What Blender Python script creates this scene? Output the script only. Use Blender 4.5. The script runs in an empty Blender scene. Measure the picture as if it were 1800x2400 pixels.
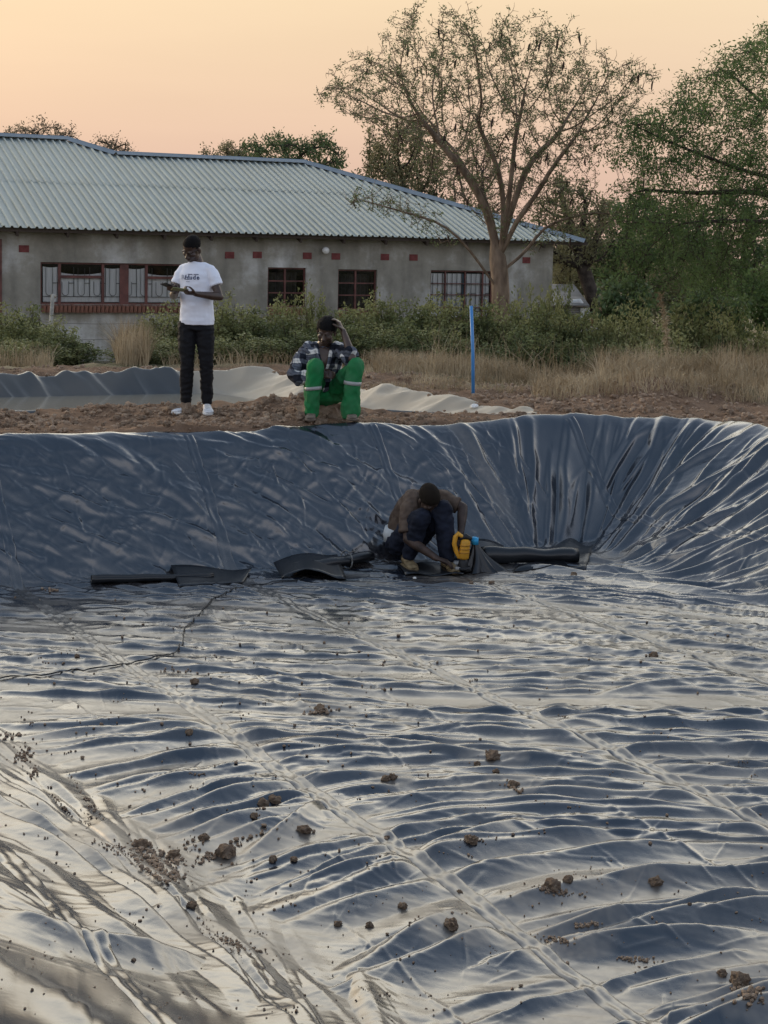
import bpy, bmesh, math, random
import numpy as np
from mathutils import Vector, Matrix, Euler, noise as mnoise
from mathutils.bvhtree import BVHTree
from mathutils.kdtree import KDTree

random.seed(7)
RNG = np.random.default_rng(11)
C = bpy.context.scene.collection
SC = bpy.context.scene
R = math.radians

# ------------------------------------------------------------------ camera
CAMZ = 1.55
F, PW, PH = 3600.0, 1800.0, 2400.0
SHIFT = -295.0
cam_d = bpy.data.cameras.new('camera')
cam = bpy.data.objects.new('camera', cam_d)
C.objects.link(cam)
cam_d.sensor_fit = 'AUTO'
cam_d.sensor_width = 36.0
cam_d.lens = F / PH * 36.0
cam_d.shift_y = SHIFT / PH
cam_d.clip_start = 0.1
cam_d.clip_end = 3000
CAM_M = Matrix.Translation((0, 0, CAMZ)) @ Matrix.Rotation(R(85.0), 4, 'X') @ Matrix.Rotation(R(1.18), 4, 'Z')
cam.matrix_world = CAM_M
SC.camera = cam

# ------------------------------------------------------------------ world
SUN_AZ, SUN_EL = R(-42), R(9)          # azimuth from +Y (ahead), negative = left
SUN_DIR = Vector((math.sin(SUN_AZ) * math.cos(SUN_EL), math.cos(SUN_AZ) * math.cos(SUN_EL), math.sin(SUN_EL)))
world = bpy.data.worlds.new('World')
SC.world = world
world.use_nodes = True
nt = world.node_tree
nt.nodes.clear()
def wn(t, **kw):
    n = nt.nodes.new(t)
    for k, v in kw.items():
        setattr(n, k, v)
    return n
def wl(a, b): nt.links.new(a, b)
out = wn('ShaderNodeOutputWorld')
bg = wn('ShaderNodeBackground')
sky = wn('ShaderNodeTexSky', sky_type='NISHITA')
sky.sun_disc = False
sky.sun_elevation = SUN_EL
sky.sun_rotation = SUN_AZ
sky.dust_density = 6.0
sky.air_density = 1.5
skyb = wn('ShaderNodeVectorMath', operation='SCALE')
skyb.inputs['Scale'].default_value = 0.06
wl(sky.outputs[0], skyb.inputs[0])
tc = wn('ShaderNodeTexCoord')
nrm = wn('ShaderNodeVectorMath', operation='NORMALIZE')
wl(tc.outputs['Generated'], nrm.inputs[0])
sep = wn('ShaderNodeSeparateXYZ')
wl(nrm.outputs[0], sep.inputs[0])
# dusk: warm dusty glow ahead of the camera, blue overhead and behind
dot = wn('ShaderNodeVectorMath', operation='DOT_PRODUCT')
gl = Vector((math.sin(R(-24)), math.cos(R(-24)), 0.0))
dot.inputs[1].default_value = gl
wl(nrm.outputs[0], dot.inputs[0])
def ramp(stops, mode='EASE'):
    n = wn('ShaderNodeValToRGB')
    n.color_ramp.interpolation = mode
    el = n.color_ramp.elements
    while len(el) < len(stops): el.new(0.5)
    for e, (p, c) in zip(el, stops):
        e.position = p
        e.color = (*c, 1)
    return n
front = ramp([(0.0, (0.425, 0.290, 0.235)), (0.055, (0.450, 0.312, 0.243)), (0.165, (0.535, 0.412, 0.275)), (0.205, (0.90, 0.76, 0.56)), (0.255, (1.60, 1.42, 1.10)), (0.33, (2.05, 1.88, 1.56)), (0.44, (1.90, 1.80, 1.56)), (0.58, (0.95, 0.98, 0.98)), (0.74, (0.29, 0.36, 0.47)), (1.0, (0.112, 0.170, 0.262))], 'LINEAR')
back = ramp([(0.0, (0.47, 0.475, 0.51)), (0.25, (0.60, 0.625, 0.71)), (0.6, (0.235, 0.30, 0.41)), (1.0, (0.112, 0.170, 0.262))], 'LINEAR')
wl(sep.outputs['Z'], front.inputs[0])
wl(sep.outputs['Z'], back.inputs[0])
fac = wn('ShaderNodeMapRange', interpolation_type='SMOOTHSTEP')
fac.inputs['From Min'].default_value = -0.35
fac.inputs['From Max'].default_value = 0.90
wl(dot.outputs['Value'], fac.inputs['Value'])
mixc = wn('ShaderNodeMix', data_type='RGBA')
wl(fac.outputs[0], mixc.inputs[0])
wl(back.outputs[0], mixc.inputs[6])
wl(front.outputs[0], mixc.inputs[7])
# thin drifting dust bands so that the sky is not a perfect gradient
mp = wn('ShaderNodeMapping')
mp.inputs['Scale'].default_value = (1.6, 1.6, 13.0)
wl(nrm.outputs[0], mp.inputs[0])
nz = wn('ShaderNodeTexNoise')
nz.inputs['Scale'].default_value = 1.6
nz.inputs['Detail'].default_value = 5.0
wl(mp.outputs[0], nz.inputs['Vector'])
nr = wn('ShaderNodeMapRange')
nr.inputs['To Min'].default_value = 0.93
nr.inputs['To Max'].default_value = 1.08
wl(nz.outputs[0], nr.inputs['Value'])
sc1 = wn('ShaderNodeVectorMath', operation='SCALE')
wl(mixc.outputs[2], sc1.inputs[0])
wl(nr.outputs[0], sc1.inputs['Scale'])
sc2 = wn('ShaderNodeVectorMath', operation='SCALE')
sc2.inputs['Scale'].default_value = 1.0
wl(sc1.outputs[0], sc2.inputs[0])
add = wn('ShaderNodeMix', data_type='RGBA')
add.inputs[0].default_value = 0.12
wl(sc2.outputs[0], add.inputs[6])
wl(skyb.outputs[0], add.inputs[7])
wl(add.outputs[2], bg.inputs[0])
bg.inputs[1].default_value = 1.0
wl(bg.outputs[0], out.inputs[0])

sun_d = bpy.data.lights.new('sun', 'SUN')
sun_d.energy = 0.6
sun_d.color = (1.0, 0.74, 0.47)
sun_d.angle = R(20)
sun = bpy.data.objects.new('sun', sun_d)
C.objects.link(sun)
sun.rotation_euler = SUN_DIR.to_track_quat('Z', 'Y').to_euler()

SC.view_settings.view_transform = 'Standard'
SC.view_settings.look = 'None'
SC.view_settings.gamma = 1.0
SC.view_settings.use_curve_mapping = False
SC.view_settings.exposure = 0.95
try:
    SC.cycles.max_bounces = 6
    SC.cycles.transparent_max_bounces = 6
    SC.cycles.caustics_reflective = False
    SC.cycles.caustics_refractive = False
    SC.cycles.sample_clamp_indirect = 4.0
except Exception:
    pass

# ------------------------------------------------------------------ helpers
def ray(px, py):
    d = Vector(((px - 900) / F, (1200 - py) / F + SHIFT / F, -1.0))
    return CAM_M.to_3x3() @ d
def atD(px, py, D):
    d = ray(px, py); k = D / d.y
    return Vector((d.x * k, D, CAMZ + d.z * k))
def atZ(px, py, z):
    d = ray(px, py); k = (z - CAMZ) / d.z
    return Vector((d.x * k, d.y * k, z))
def at_surface(px, py, fn, d0=2.0, d1=60.0):
    """first point of the picture ray that meets the surface z = fn(x, y)"""
    d = ray(px, py); lo = d0
    if d.z < -1e-4: lo = max(d0, (CAMZ - 0.45) / -d.z)
    k = lo
    while k < d1:
        if CAMZ + d.z * k <= fn(d.x * k, d.y * k): break
        lo = k; k *= 1.018
    hi = k
    for _ in range(9):
        mid = (lo + hi) / 2
        if CAMZ + d.z * mid <= fn(d.x * mid, d.y * mid): hi = mid
        else: lo = mid
    return Vector((d.x * hi, d.y * hi, fn(d.x * hi, d.y * hi)))

_tab = np.random.default_rng(3).random(65536)
def vn(x, y, seed=0):
    """smooth value noise on numpy arrays, 0..1"""
    x = np.asarray(x, dtype=np.float64); y = np.asarray(y, dtype=np.float64)
    xi = np.floor(x).astype(np.int64); yi = np.floor(y).astype(np.int64)
    fx = x - xi; fy = y - yi
    fx = fx * fx * fx * (fx * (fx * 6 - 15) + 10); fy = fy * fy * fy * (fy * (fy * 6 - 15) + 10)
    def h(a, b): return _tab[((a * 73856093) ^ (b * 19349663) ^ (seed * 83492791)) & 65535]
    a = h(xi, yi); b = h(xi + 1, yi); c = h(xi, yi + 1); d = h(xi + 1, yi + 1)
    return (a + (b - a) * fx) * (1 - fy) + (c + (d - c) * fx) * fy
def fbm(x, y, seed=0, o=4):
    s = 0; a = 0.5; t = 0
    for i in range(o):
        s = s + a * vn(x * 2 ** i, y * 2 ** i, seed + i * 17); t += a; a *= 0.5
    return s / t
def sstep(a, b, x):
    t = np.clip((x - a) / (b - a), 0, 1)
    return t * t * (3 - 2 * t)

def mat(name, col, rough=0.8, spec=0.3, metal=0.0, ior=None, var=0.0, vscale=8.0, var_col=None, bump=0.0, bscale=40.0, rvar=0.0, detail=5.0, stretch=None, trans=0.0, alpha=None):
    m = bpy.data.materials.new(name)
    m.use_nodes = True
    t = m.node_tree; b = t.nodes['Principled BSDF']
    b.inputs['Base Color'].default_value = (*col, 1)
    b.inputs['Roughness'].default_value = rough
    b.inputs['Specular IOR Level'].default_value = spec
    b.inputs['Metallic'].default_value = metal
    if ior: b.inputs['IOR'].default_value = ior
    if trans: b.inputs['Transmission Weight'].default_value = trans
    if var or var_col or bump or rvar:
        tc = t.nodes.new('ShaderNodeTexCoord'); src = tc.outputs['Object']
        if stretch:
            mpn = t.nodes.new('ShaderNodeMapping'); mpn.inputs['Scale'].default_value = stretch
            t.links.new(src, mpn.inputs[0]); src = mpn.outputs[0]
        n = t.nodes.new('ShaderNodeTexNoise'); n.inputs['Scale'].default_value = vscale; n.inputs['Detail'].default_value = detail
        t.links.new(src, n.inputs['Vector'])
        if var or var_col:
            r = t.nodes.new('ShaderNodeValToRGB')
            c2 = var_col or tuple(min(1, c * (1 + var)) for c in col)
            c1 = col if var_col else tuple(c * (1 - var) for c in col)
            r.color_ramp.elements[0].position = 0.35; r.color_ramp.elements[1].position = 0.65
            r.color_ramp.elements[0].color = (*c1, 1); r.color_ramp.elements[1].color = (*c2, 1)
            t.links.new(n.outputs[0], r.inputs[0]); t.links.new(r.outputs[0], b.inputs['Base Color'])
        if rvar:
            q = t.nodes.new('ShaderNodeMapRange'); q.inputs['To Min'].default_value = max(0, rough - rvar); q.inputs['To Max'].default_value = min(1, rough + rvar)
            t.links.new(n.outputs[0], q.inputs['Value']); t.links.new(q.outputs[0], b.inputs['Roughness'])
        if bump:
            n2 = t.nodes.new('ShaderNodeTexNoise'); n2.inputs['Scale'].default_value = bscale; n2.inputs['Detail'].default_value = 6
            t.links.new(src, n2.inputs['Vector'])
            bp = t.nodes.new('ShaderNodeBump'); bp.inputs['Strength'].default_value = bump; bp.inputs['Distance'].default_value = 0.02
            t.links.new(n2.outputs[0], bp.inputs['Height']); t.links.new(bp.outputs[0], b.inputs['Normal'])
    return m
def leafmat(name, c1, c2, scale=3.0, rough=0.6, tr=0.25):
    """leaf colour varies from clump to clump; a little light comes through"""
    m = mat(name, c1, rough, 0.25, var_col=c2, vscale=scale)
    t = m.node_tree; b = t.nodes['Principled BSDF']; o = t.nodes['Material Output']
    tl = t.nodes.new('ShaderNodeBsdfTranslucent'); mx = t.nodes.new('ShaderNodeMixShader')
    mx.inputs[0].default_value = tr
    src = b.inputs['Base Color'].links[0].from_socket
    t.links.new(src, tl.inputs[0]); t.links.new(b.outputs[0], mx.inputs[1]); t.links.new(tl.outputs[0], mx.inputs[2])
    t.links.new(mx.outputs[0], o.inputs[0])
    return m

def tag(o, label=None, cat=None, group=None, kind=None):
    if label: o['label'] = label
    if cat: o['category'] = cat
    if group: o['group'] = group
    if kind: o['kind'] = kind
    return o
def empty(name, loc=(0, 0, 0), rz=0.0, label=None, cat=None, group=None):
    o = bpy.data.objects.new(name, None); C.objects.link(o)
    o.empty_display_size = 0.1
    o.location = loc; o.rotation_euler = (0, 0, rz)
    return tag(o, label, cat, group)
def mesh_obj(name, V, Fc, m, parent=None, smooth=True, mats=None, mi=None):
    me = bpy.data.meshes.new(name)
    me.from_pydata([tuple(v) for v in V], [], [tuple(f) for f in Fc])
    return link_mesh(name, me, m, parent, smooth, mi)
def link_mesh(name, me, m, parent=None, smooth=True, mi=None):
    for mm in (m if isinstance(m, (list, tuple)) else [m]):
        if mm: me.materials.append(mm)
    if mi is not None: me.polygons.foreach_set('material_index', np.asarray(mi, dtype=np.int32))
    me.polygons.foreach_set('use_smooth', np.full(len(me.polygons), smooth))
    me.update()
    o = bpy.data.objects.new(name, me); C.objects.link(o)
    if parent: o.parent = parent
    return o
def np_mesh(name, V, Q, m, parent=None, smooth=True):
    """V (n,3), Q (k,3|4) numpy arrays"""
    me = bpy.data.meshes.new(name)
    V = np.ascontiguousarray(V, dtype=np.float32); Q = np.ascontiguousarray(Q, dtype=np.int32)
    k, c = Q.shape
    me.vertices.add(len(V)); me.vertices.foreach_set('co', V.ravel())
    me.loops.add(k * c); me.loops.foreach_set('vertex_index', Q.ravel())
    me.polygons.add(k); me.polygons.foreach_set('loop_start', np.arange(0, k * c, c, dtype=np.int32))
    me.polygons.foreach_set('loop_total', np.full(k, c, dtype=np.int32))
    me.update(calc_edges=True)
    return link_mesh(name, me, m, parent, smooth)
def share(name, src, parent=None, loc=None, rot=None, scale=None):
    o = bpy.data.objects.new(name, src.data); C.objects.link(o)
    if parent: o.parent = parent
    if loc is not None: o.location = loc
    if rot is not None: o.rotation_euler = rot
    if scale is not None: o.scale = scale if hasattr(scale, '__len__') else (scale,) * 3
    return o

class MB:
    def __init__(s): s.V = []; s.F = []
    def add(s, V, Fc):
        o = len(s.V); s.V += [Vector(v) for v in V]; s.F += [tuple(i + o for i in f) for f in Fc]; return s
    def box(s, c, d, rot=None, taper=1.0):
        hx, hy, hz = d[0] / 2, d[1] / 2, d[2] / 2
        vs = [Vector((x * (taper if z > 0 else 1), y * (taper if z > 0 else 1), z)) for z in (-hz, hz) for x, y in ((-hx, -hy), (hx, -hy), (hx, hy), (-hx, hy))]
        if rot is not None:
            M = Euler(rot).to_matrix() if not isinstance(rot, Matrix) else rot
            vs = [M @ v for v in vs]
        return s.add([v + Vector(c) for v in vs], [(3, 2, 1, 0), (4, 5, 6, 7), (0, 1, 5, 4), (1, 2, 6, 5), (2, 3, 7, 6), (3, 0, 4, 7)])
    def tube(s, pts, rad, n=6, flat=(1, 1), up=None, cap=True, round_end=False):
        """tapered tube along a polyline; flat = radius factors (side, up)"""
        pts = [Vector(p) for p in pts]
        if not hasattr(rad, '__len__'): rad = [rad] * len(pts)
        rad = list(rad); fl = flat if isinstance(flat, list) else [flat] * len(pts)
        if round_end:
            np_, nr_, nf_ = [], [], []
            d0 = (pts[0] - pts[1]).normalized(); d1 = (pts[-1] - pts[-2]).normalized()
            for a in (0.97, 0.8, 0.45):
                np_.append(pts[0] + d0 * rad[0] * a); nr_.append(rad[0] * math.sqrt(1 - a * a)); nf_.append(fl[0])
            np_ += pts; nr_ += rad; nf_ += fl
            for a in (0.45, 0.8, 0.97):
                np_.append(pts[-1] + d1 * rad[-1] * a); nr_.append(rad[-1] * math.sqrt(1 - a * a)); nf_.append(fl[-1])
            pts, rad, fl = np_, nr_, nf_
        o = len(s.V); k = len(pts)
        prev = None
        for i, p in enumerate(pts):
            t = (pts[min(i + 1, k - 1)] - pts[max(i - 1, 0)])
            t = t.normalized() if t.length > 1e-9 else Vector((0, 0, 1))
            if up is not None:
                a = t.cross(Vector(up))
                if a.length < 1e-4: a = t.orthogonal()
            elif prev is None: a = t.orthogonal()
            else:
                a = prev - t * prev.dot(t)
                if a.length < 1e-6: a = t.orthogonal()
            a.normalize(); prev = a; b = a.cross(t)
            for j in range(n):
                w = 2 * math.pi * j / n
                s.V.append(p + a * (math.cos(w) * rad[i] * fl[i][0]) + b * (math.sin(w) * rad[i] * fl[i][1]))
        for i in range(k - 1):
            for j in range(n):
                q = (j + 1) % n
                s.F.append((o + i * n + j, o + (i + 1) * n + j, o + (i + 1) * n + q, o + i * n + q))
        if cap:
            s.F.append(tuple(o + j for j in range(n))); s.F.append(tuple(o + (k - 1) * n + j for j in reversed(range(n))))
        return s
    def ell(s, c, r, rot=None, nu=12, nv=8):
        M = Matrix.Identity(3) if rot is None else (rot if isinstance(rot, Matrix) else Euler(rot).to_matrix())
        o = len(s.V); c = Vector(c)
        s.V.append(c + M @ Vector((0, 0, r[2])))
        for i in range(1, nv):
            th = math.pi * i / nv
            for j in range(nu):
                ph = 2 * math.pi * j / nu
                s.V.append(c + M @ Vector((r[0] * math.sin(th) * math.cos(ph), r[1] * math.sin(th) * math.sin(ph), r[2] * math.cos(th))))
        s.V.append(c + M @ Vector((0, 0, -r[2])))
        e = len(s.V) - 1
        for j in range(nu): s.F.append((o, o + 1 + j, o + 1 + (j + 1) % nu))
        for i in range(nv - 2):
            for j in range(nu):
                a = o + 1 + i * nu + j; b = o + 1 + i * nu + (j + 1) % nu
                s.F.append((a, a + nu, b + nu, b))
        for j in range(nu): s.F.append((e, o + 1 + (nv - 2) * nu + (j + 1) % nu, o + 1 + (nv - 2) * nu + j))
        return s
    def build(s, name, m, parent=None, smooth=False):
        return mesh_obj(name, s.V, s.F, m, parent, smooth)
# ------------------------------------------------------------------ layout: both ponds and the house share one direction, 25 degrees off the view
ANG = R(25.0)
CU, SU = math.cos(ANG), math.sin(ANG)
def toUV(x, y): return x * CU + y * SU, x * SU - y * CU
def fromUV(u, v): return u * CU + v * SU, u * SU - v * CU
DEPTH = 1.07
U_RIGHT, V_FAR, V_NEAR = 7.3, -11.55, -2.2
RUN_R, RUN_F, RUN_L, RUN_N = 1.75, 0.95, 3.3, 1.4
def u_left(v): return 1.58 + (v + 8.2) * 0.2
def pit(u, v):
    """0 on the pond floor, 1 at the rim, more outside; numpy"""
    a = np.maximum((V_FAR - v) / RUN_F, 0); b = np.maximum((u - U_RIGHT) / RUN_R, 0)
    c = np.maximum((u_left(v) - u) / RUN_L, 0); d = np.maximum((v - V_NEAR) / RUN_N, 0)
    return np.sqrt(a * a + b * b + c * c + d * d)
def pit_z(e):
    """side profile: rounded toe, rounded rim"""
    k = 0.16
    z = np.where(e < k, e * e / (2 * k), e - k / 2)
    top = 1 - k / 2
    z = np.minimum(z, top); 
    r = 0.10
    t = np.clip((e - (1 - r)) / (2 * r), 0, 1)
    z = np.where(e > 1 - r, (1 - r - k / 2) + (2 * r) * (t - t * t / 2), z)
    return -DEPTH + DEPTH * z / (1 - k / 2)
# far pond
FVF = -17.85
def f_right(v): return 5.80 + 0.21 * (v + 18.1)
def f_near(u): return -14.98 + 0.58 * np.maximum(u - 4.7, 0)
def pit2(u, v):
    a = np.maximum((FVF - v) / 0.55, 0); b = np.maximum((u - f_right(v)) / 0.90, 0); d = np.maximum((v - f_near(u)) / 0.45, 0)
    return np.sqrt(a * a + b * b + d * d)
FDEPTH = 0.55
WATER_Z = -0.24
def terrain(x, y):
    x = np.asarray(x, dtype=float); y = np.asarray(y, dtype=float)
    u, v = toUV(x, y)
    dA = np.hypot(np.maximum(u - 7.7, 0), np.maximum(-18.7 - v, 0))
    dB = np.hypot(np.maximum(u - 10.2, 0), np.maximum(-14.6 - v, 0))
    dd = np.minimum(dA, dB)
    z = -1.05 * sstep(0.0, 11.0, dd)
    z = z + 0.5 * (fbm(x * 0.11, y * 0.11, 5, 3) - 0.5) * sstep(2, 14, dd) * 0.6
    z = z + sstep(60, 500, np.hypot(x, y)) * (6 * (fbm(x * 0.006, y * 0.006, 9, 3) - 0.45))
    # tipped, uneven spoil on the berms
    b = 1 - sstep(1.5, 5.0, dd)
    z = z + b * (0.13 * (fbm(x * 1.1, y * 1.1, 21, 3) - 0.5) + 0.07 * (fbm(x * 5, y * 5, 31, 3) - 0.5))
    # low spoil heaps right of the far pond
    for cx, cy, r, h in ((2.9, 16.9, 0.55, 0.20), (4.0, 17.1, 0.6, 0.12), (-0.9, 14.9, 0.5, 0.10)):
        z = z + h * np.exp(-((x - cx) ** 2 + (y - cy) ** 2) / (r * r))
    return z
def ground_z(x, y):
    """terrain with both pits dug out"""
    u, v = toUV(np.asarray(x, float), np.asarray(y, float))
    t = terrain(x, y)
    e = pit(u, v); k = 1 - sstep(0.98, 1.12, e)
    z = t * (1 - k) + (pit_z(e) - 0.10) * k
    e2 = pit2(u, v); k2 = 1 - sstep(0.9, 1.1, e2)
    z = z * (1 - k2) + (-FDEPTH - 0.1 + FDEPTH * np.clip(e2, 0, 1)) * k2
    return z
def gz(x, y): return float(ground_z(x, y))

def ticks(parts):
    o = []
    for a, b, n in parts: o += list(np.linspace(a, b, n, endpoint=False))
    return np.array(o + [parts[-1][1]])
gx = ticks([(-900, -200, 8), (-200, -40, 16), (-40, -8, 40), (-8, 8, 330), (8, 40, 40), (40, 200, 16), (200, 900, 8)])
gy = ticks([(-600, -60, 6), (-60, -6, 12), (-6, 11, 60), (11, 20.5, 230), (20.5, 42, 90), (42, 120, 40), (120, 400, 16), (400, 1500, 10)])
GX, GY = np.meshgrid(gx, gy)
GZ = ground_z(GX, GY)
near = (GX > -8) & (GX < 8) & (GY > 11) & (GY < 20.5)
GZ = GZ + near * 0.035 * (fbm(GX * 17, GY * 17, 41, 2) - 0.5)
V = np.stack([GX, GY, GZ], -1).reshape(-1, 3)
ny, nx = GX.shape
idx = np.arange(ny * nx).reshape(ny, nx)
Q = np.stack([idx[:-1, :-1], idx[:-1, 1:], idx[1:, 1:], idx[1:, :-1]], -1).reshape(-1, 4)

m_soil = bpy.data.materials.new('bare_soil'); m_soil.use_nodes = True
def soil_nodes(m, with_grass):
    t = m.node_tree; b = t.nodes['Principled BSDF']; b.inputs['Roughness'].default_value = 0.95; b.inputs['Specular IOR Level'].default_value = 0.1
    tc = t.nodes.new('ShaderNodeTexCoord')
    n = t.nodes.new('ShaderNodeTexNoise'); n.inputs['Scale'].default_value = 2.2; n.inputs['Detail'].default_value = 8; n.inputs['Roughness'].default_value = 0.65
    t.links.new(tc.outputs['Object'], n.inputs['Vector'])
    r = t.nodes.new('ShaderNodeValToRGB')
    r.color_ramp.elements[0].position = 0.3; r.color_ramp.elements[0].color = (0.135, 0.080, 0.050, 1)
    r.color_ramp.elements[1].position = 0.72; r.color_ramp.elements[1].color = (0.275, 0.180, 0.118, 1)
    t.links.new(n.outputs[0], r.inputs[0])
    col = r.outputs[0]
    if with_grass:
        # dry straw-coloured ground away from the dug berms
        at = t.nodes.new('ShaderNodeAttribute'); at.attribute_name = 'straw'
        n3 = t.nodes.new('ShaderNodeTexNoise'); n3.inputs['Scale'].default_value = 0.9; n3.inputs['Detail'].default_value = 7
        t.links.new(tc.outputs['Object'], n3.inputs['Vector'])
        r3 = t.nodes.new('ShaderNodeValToRGB')
        r3.color_ramp.elements[0].position = 0.35; r3.color_ramp.elements[0].color = (0.13, 0.12, 0.065, 1)
        r3.color_ramp.elements[1].position = 0.65; r3.color_ramp.elements[1].color = (0.30, 0.24, 0.15, 1)
        t.links.new(n3.outputs[0], r3.inputs[0])
        mx = t.nodes.new('ShaderNodeMix'); mx.data_type = 'RGBA'
        t.links.new(at.outputs['Fac'], mx.inputs[0]); t.links.new(col, mx.inputs[6]); t.links.new(r3.outputs[0], mx.inputs[7])
        col = mx.outputs[2]
    t.links.new(col, b.inputs['Base Color'])
    n2 = t.nodes.new('ShaderNodeTexNoise'); n2.inputs['Scale'].default_value = 28; n2.inputs['Detail'].default_value = 8; n2.inputs['Roughness'].default_value = 0.7
    t.links.new(tc.outputs['Object'], n2.inputs['Vector'])
    bp = t.nodes.new('ShaderNodeBump'); bp.inputs['Strength'].default_value = 0.9; bp.inputs['Distance'].default_value = 0.03
    t.links.new(n2.outputs[0], bp.inputs['Height']); t.links.new(bp.outputs[0], b.inputs['Normal'])
soil_nodes(m_soil, True)
m_clod = bpy.data.materials.new('earth_clod'); m_clod.use_nodes = True
soil_nodes(m_clod, False)
for n_ in m_clod.node_tree.nodes:
    if n_.type == 'VALTORGB':
        n_.color_ramp.elements[0].color = (0.21, 0.140, 0.094, 1); n_.color_ramp.elements[1].color = (0.45, 0.335, 0.24, 1)
ground = np_mesh('ground', V, Q, m_soil)
ground['kind'] = 'structure'
uu, vv = toUV(GX, GY)
dA = np.hypot(np.maximum(uu - 7.7, 0), np.maximum(-18.7 - vv, 0)); dB = np.hypot(np.maximum(uu - 10.2, 0), np.maximum(-14.6 - vv, 0))
straw = sstep(0.25, 1.1, np.minimum(dA, dB) + 1.2 * (fbm(GX * 0.9, GY * 0.9, 77, 3) - 0.5))
a_ = ground.data.attributes.new('straw', 'FLOAT', 'POINT'); a_.data.foreach_set('value', straw.ravel().astype(np.float32))
# ------------------------------------------------------------------ pond liner: one big sheet with real folds
Drows = np.concatenate([np.linspace(0.7, 4.7, 50, endpoint=False),
                        1.0 / np.linspace(1 / 4.7, 1 / 11.3, 440, endpoint=False),
                        np.linspace(11.3, 15.2, 330, endpoint=False), np.linspace(15.2, 17.5, 24)])
acols = np.concatenate([np.linspace(-1.6, -0.29, 60, endpoint=False), np.linspace(-0.29, 0.29, 800, endpoint=False), np.linspace(0.29, 1.6, 60)])
A_, D_ = np.meshgrid(acols, Drows)
LX = A_ * D_; LY = D_ + 0.0
LU, LV = toUV(LX, LY)
E_ = pit(LU, LV)
BZ = pit_z(E_)
# rims are not dead level: the far rim sags and humps, the right bank is higher at the corner
BZ = BZ + sstep(0.5, 1.0, E_) * (0.10 * (fbm(LU * 0.9, LV * 0.9, 51, 2) - 0.5) + 0.05 * (fbm(LU * 3.1, LV * 2.0, 52, 2) - 0.5) + 0.06 * sstep(6.3, 7.6, LU))
# broad unevenness of the floor under the sheet
BZ = BZ + (1 - sstep(0, 0.3, E_)) * 0.05 * (fbm(LX * 0.55, LY * 0.55, 61, 2) - 0.5)
PC = fromUV(U_RIGHT - 0.75, V_FAR + 0.75)

def field(x, y):
    """unit direction along which the sheet is pulled into folds"""
    u, v = toUV(x, y)
    el = u_left(v) - u; ef = V_FAR - v; er = u - U_RIGHT
    if el > 0.0:
        a = R(-58 + 22 * math.sin(x * 1.7 + y * 0.8))
        return math.cos(a), math.sin(a)
    if ef > -0.1 or er > -0.1:
        dx, dy = x - PC[0], y - PC[1]
        L = math.hypot(dx, dy) + 1e-6; dx, dy = dx / L, dy / L
        if dx < 0 and er <= 0: dx, dy = -dx, -dy
        w = 1.0 if er > -0.1 else 0.8 * min(1.0, max(0.0, (u - 5.2) / 1.9))
        gx_, gy_ = fromUV(1.0, 0.42)
        L = math.hypot(gx_, gy_); gx_, gy_ = gx_ / L, gy_ / L
        if dx * gx_ + dy * gy_ < 0: dx, dy = -dx, -dy
        dx, dy = dx * w + gx_ * (1 - w), dy * w + gy_ * (1 - w)
        L = math.hypot(dx, dy) + 1e-6
        return dx / L, dy / L
    low = float(sstep(9.3, 6.6, np.float64(y))) if y < 9.3 else 0.0
    low = max(0.0, min(1.0, (9.3 - y) / 2.7)); low = low * low * (3 - 2 * low)
    t = u - u_left(v)
    ph = -7 + low * (9 + 40 * math.exp(-(t / 1.25) ** 2)) + 5 * math.sin(x * 1.3 + y * 2.1)
    # fan towards the right-hand corner
    w = max(0.0, min(1.0, 1 - (U_RIGHT - u) / 1.6)) * max(0.0, min(1.0, (y - 8.5) / 2.5))
    ph = ph * (1 - w) + w * (-32)
    a = R(ph)
    return math.cos(a), math.sin(a)

SEAM_U0 = [-0.72, 0.98, 2.68, 4.38, 6.08, 8.12]
def seam_u(k, v): return SEAM_U0[k] + 0.085 * (v + 8)
def near_seam(x, y):
    u, v = toUV(x, y)
    return min(abs(u - seam_u(k, v)) for k in range(len(SEAM_U0)))

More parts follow.
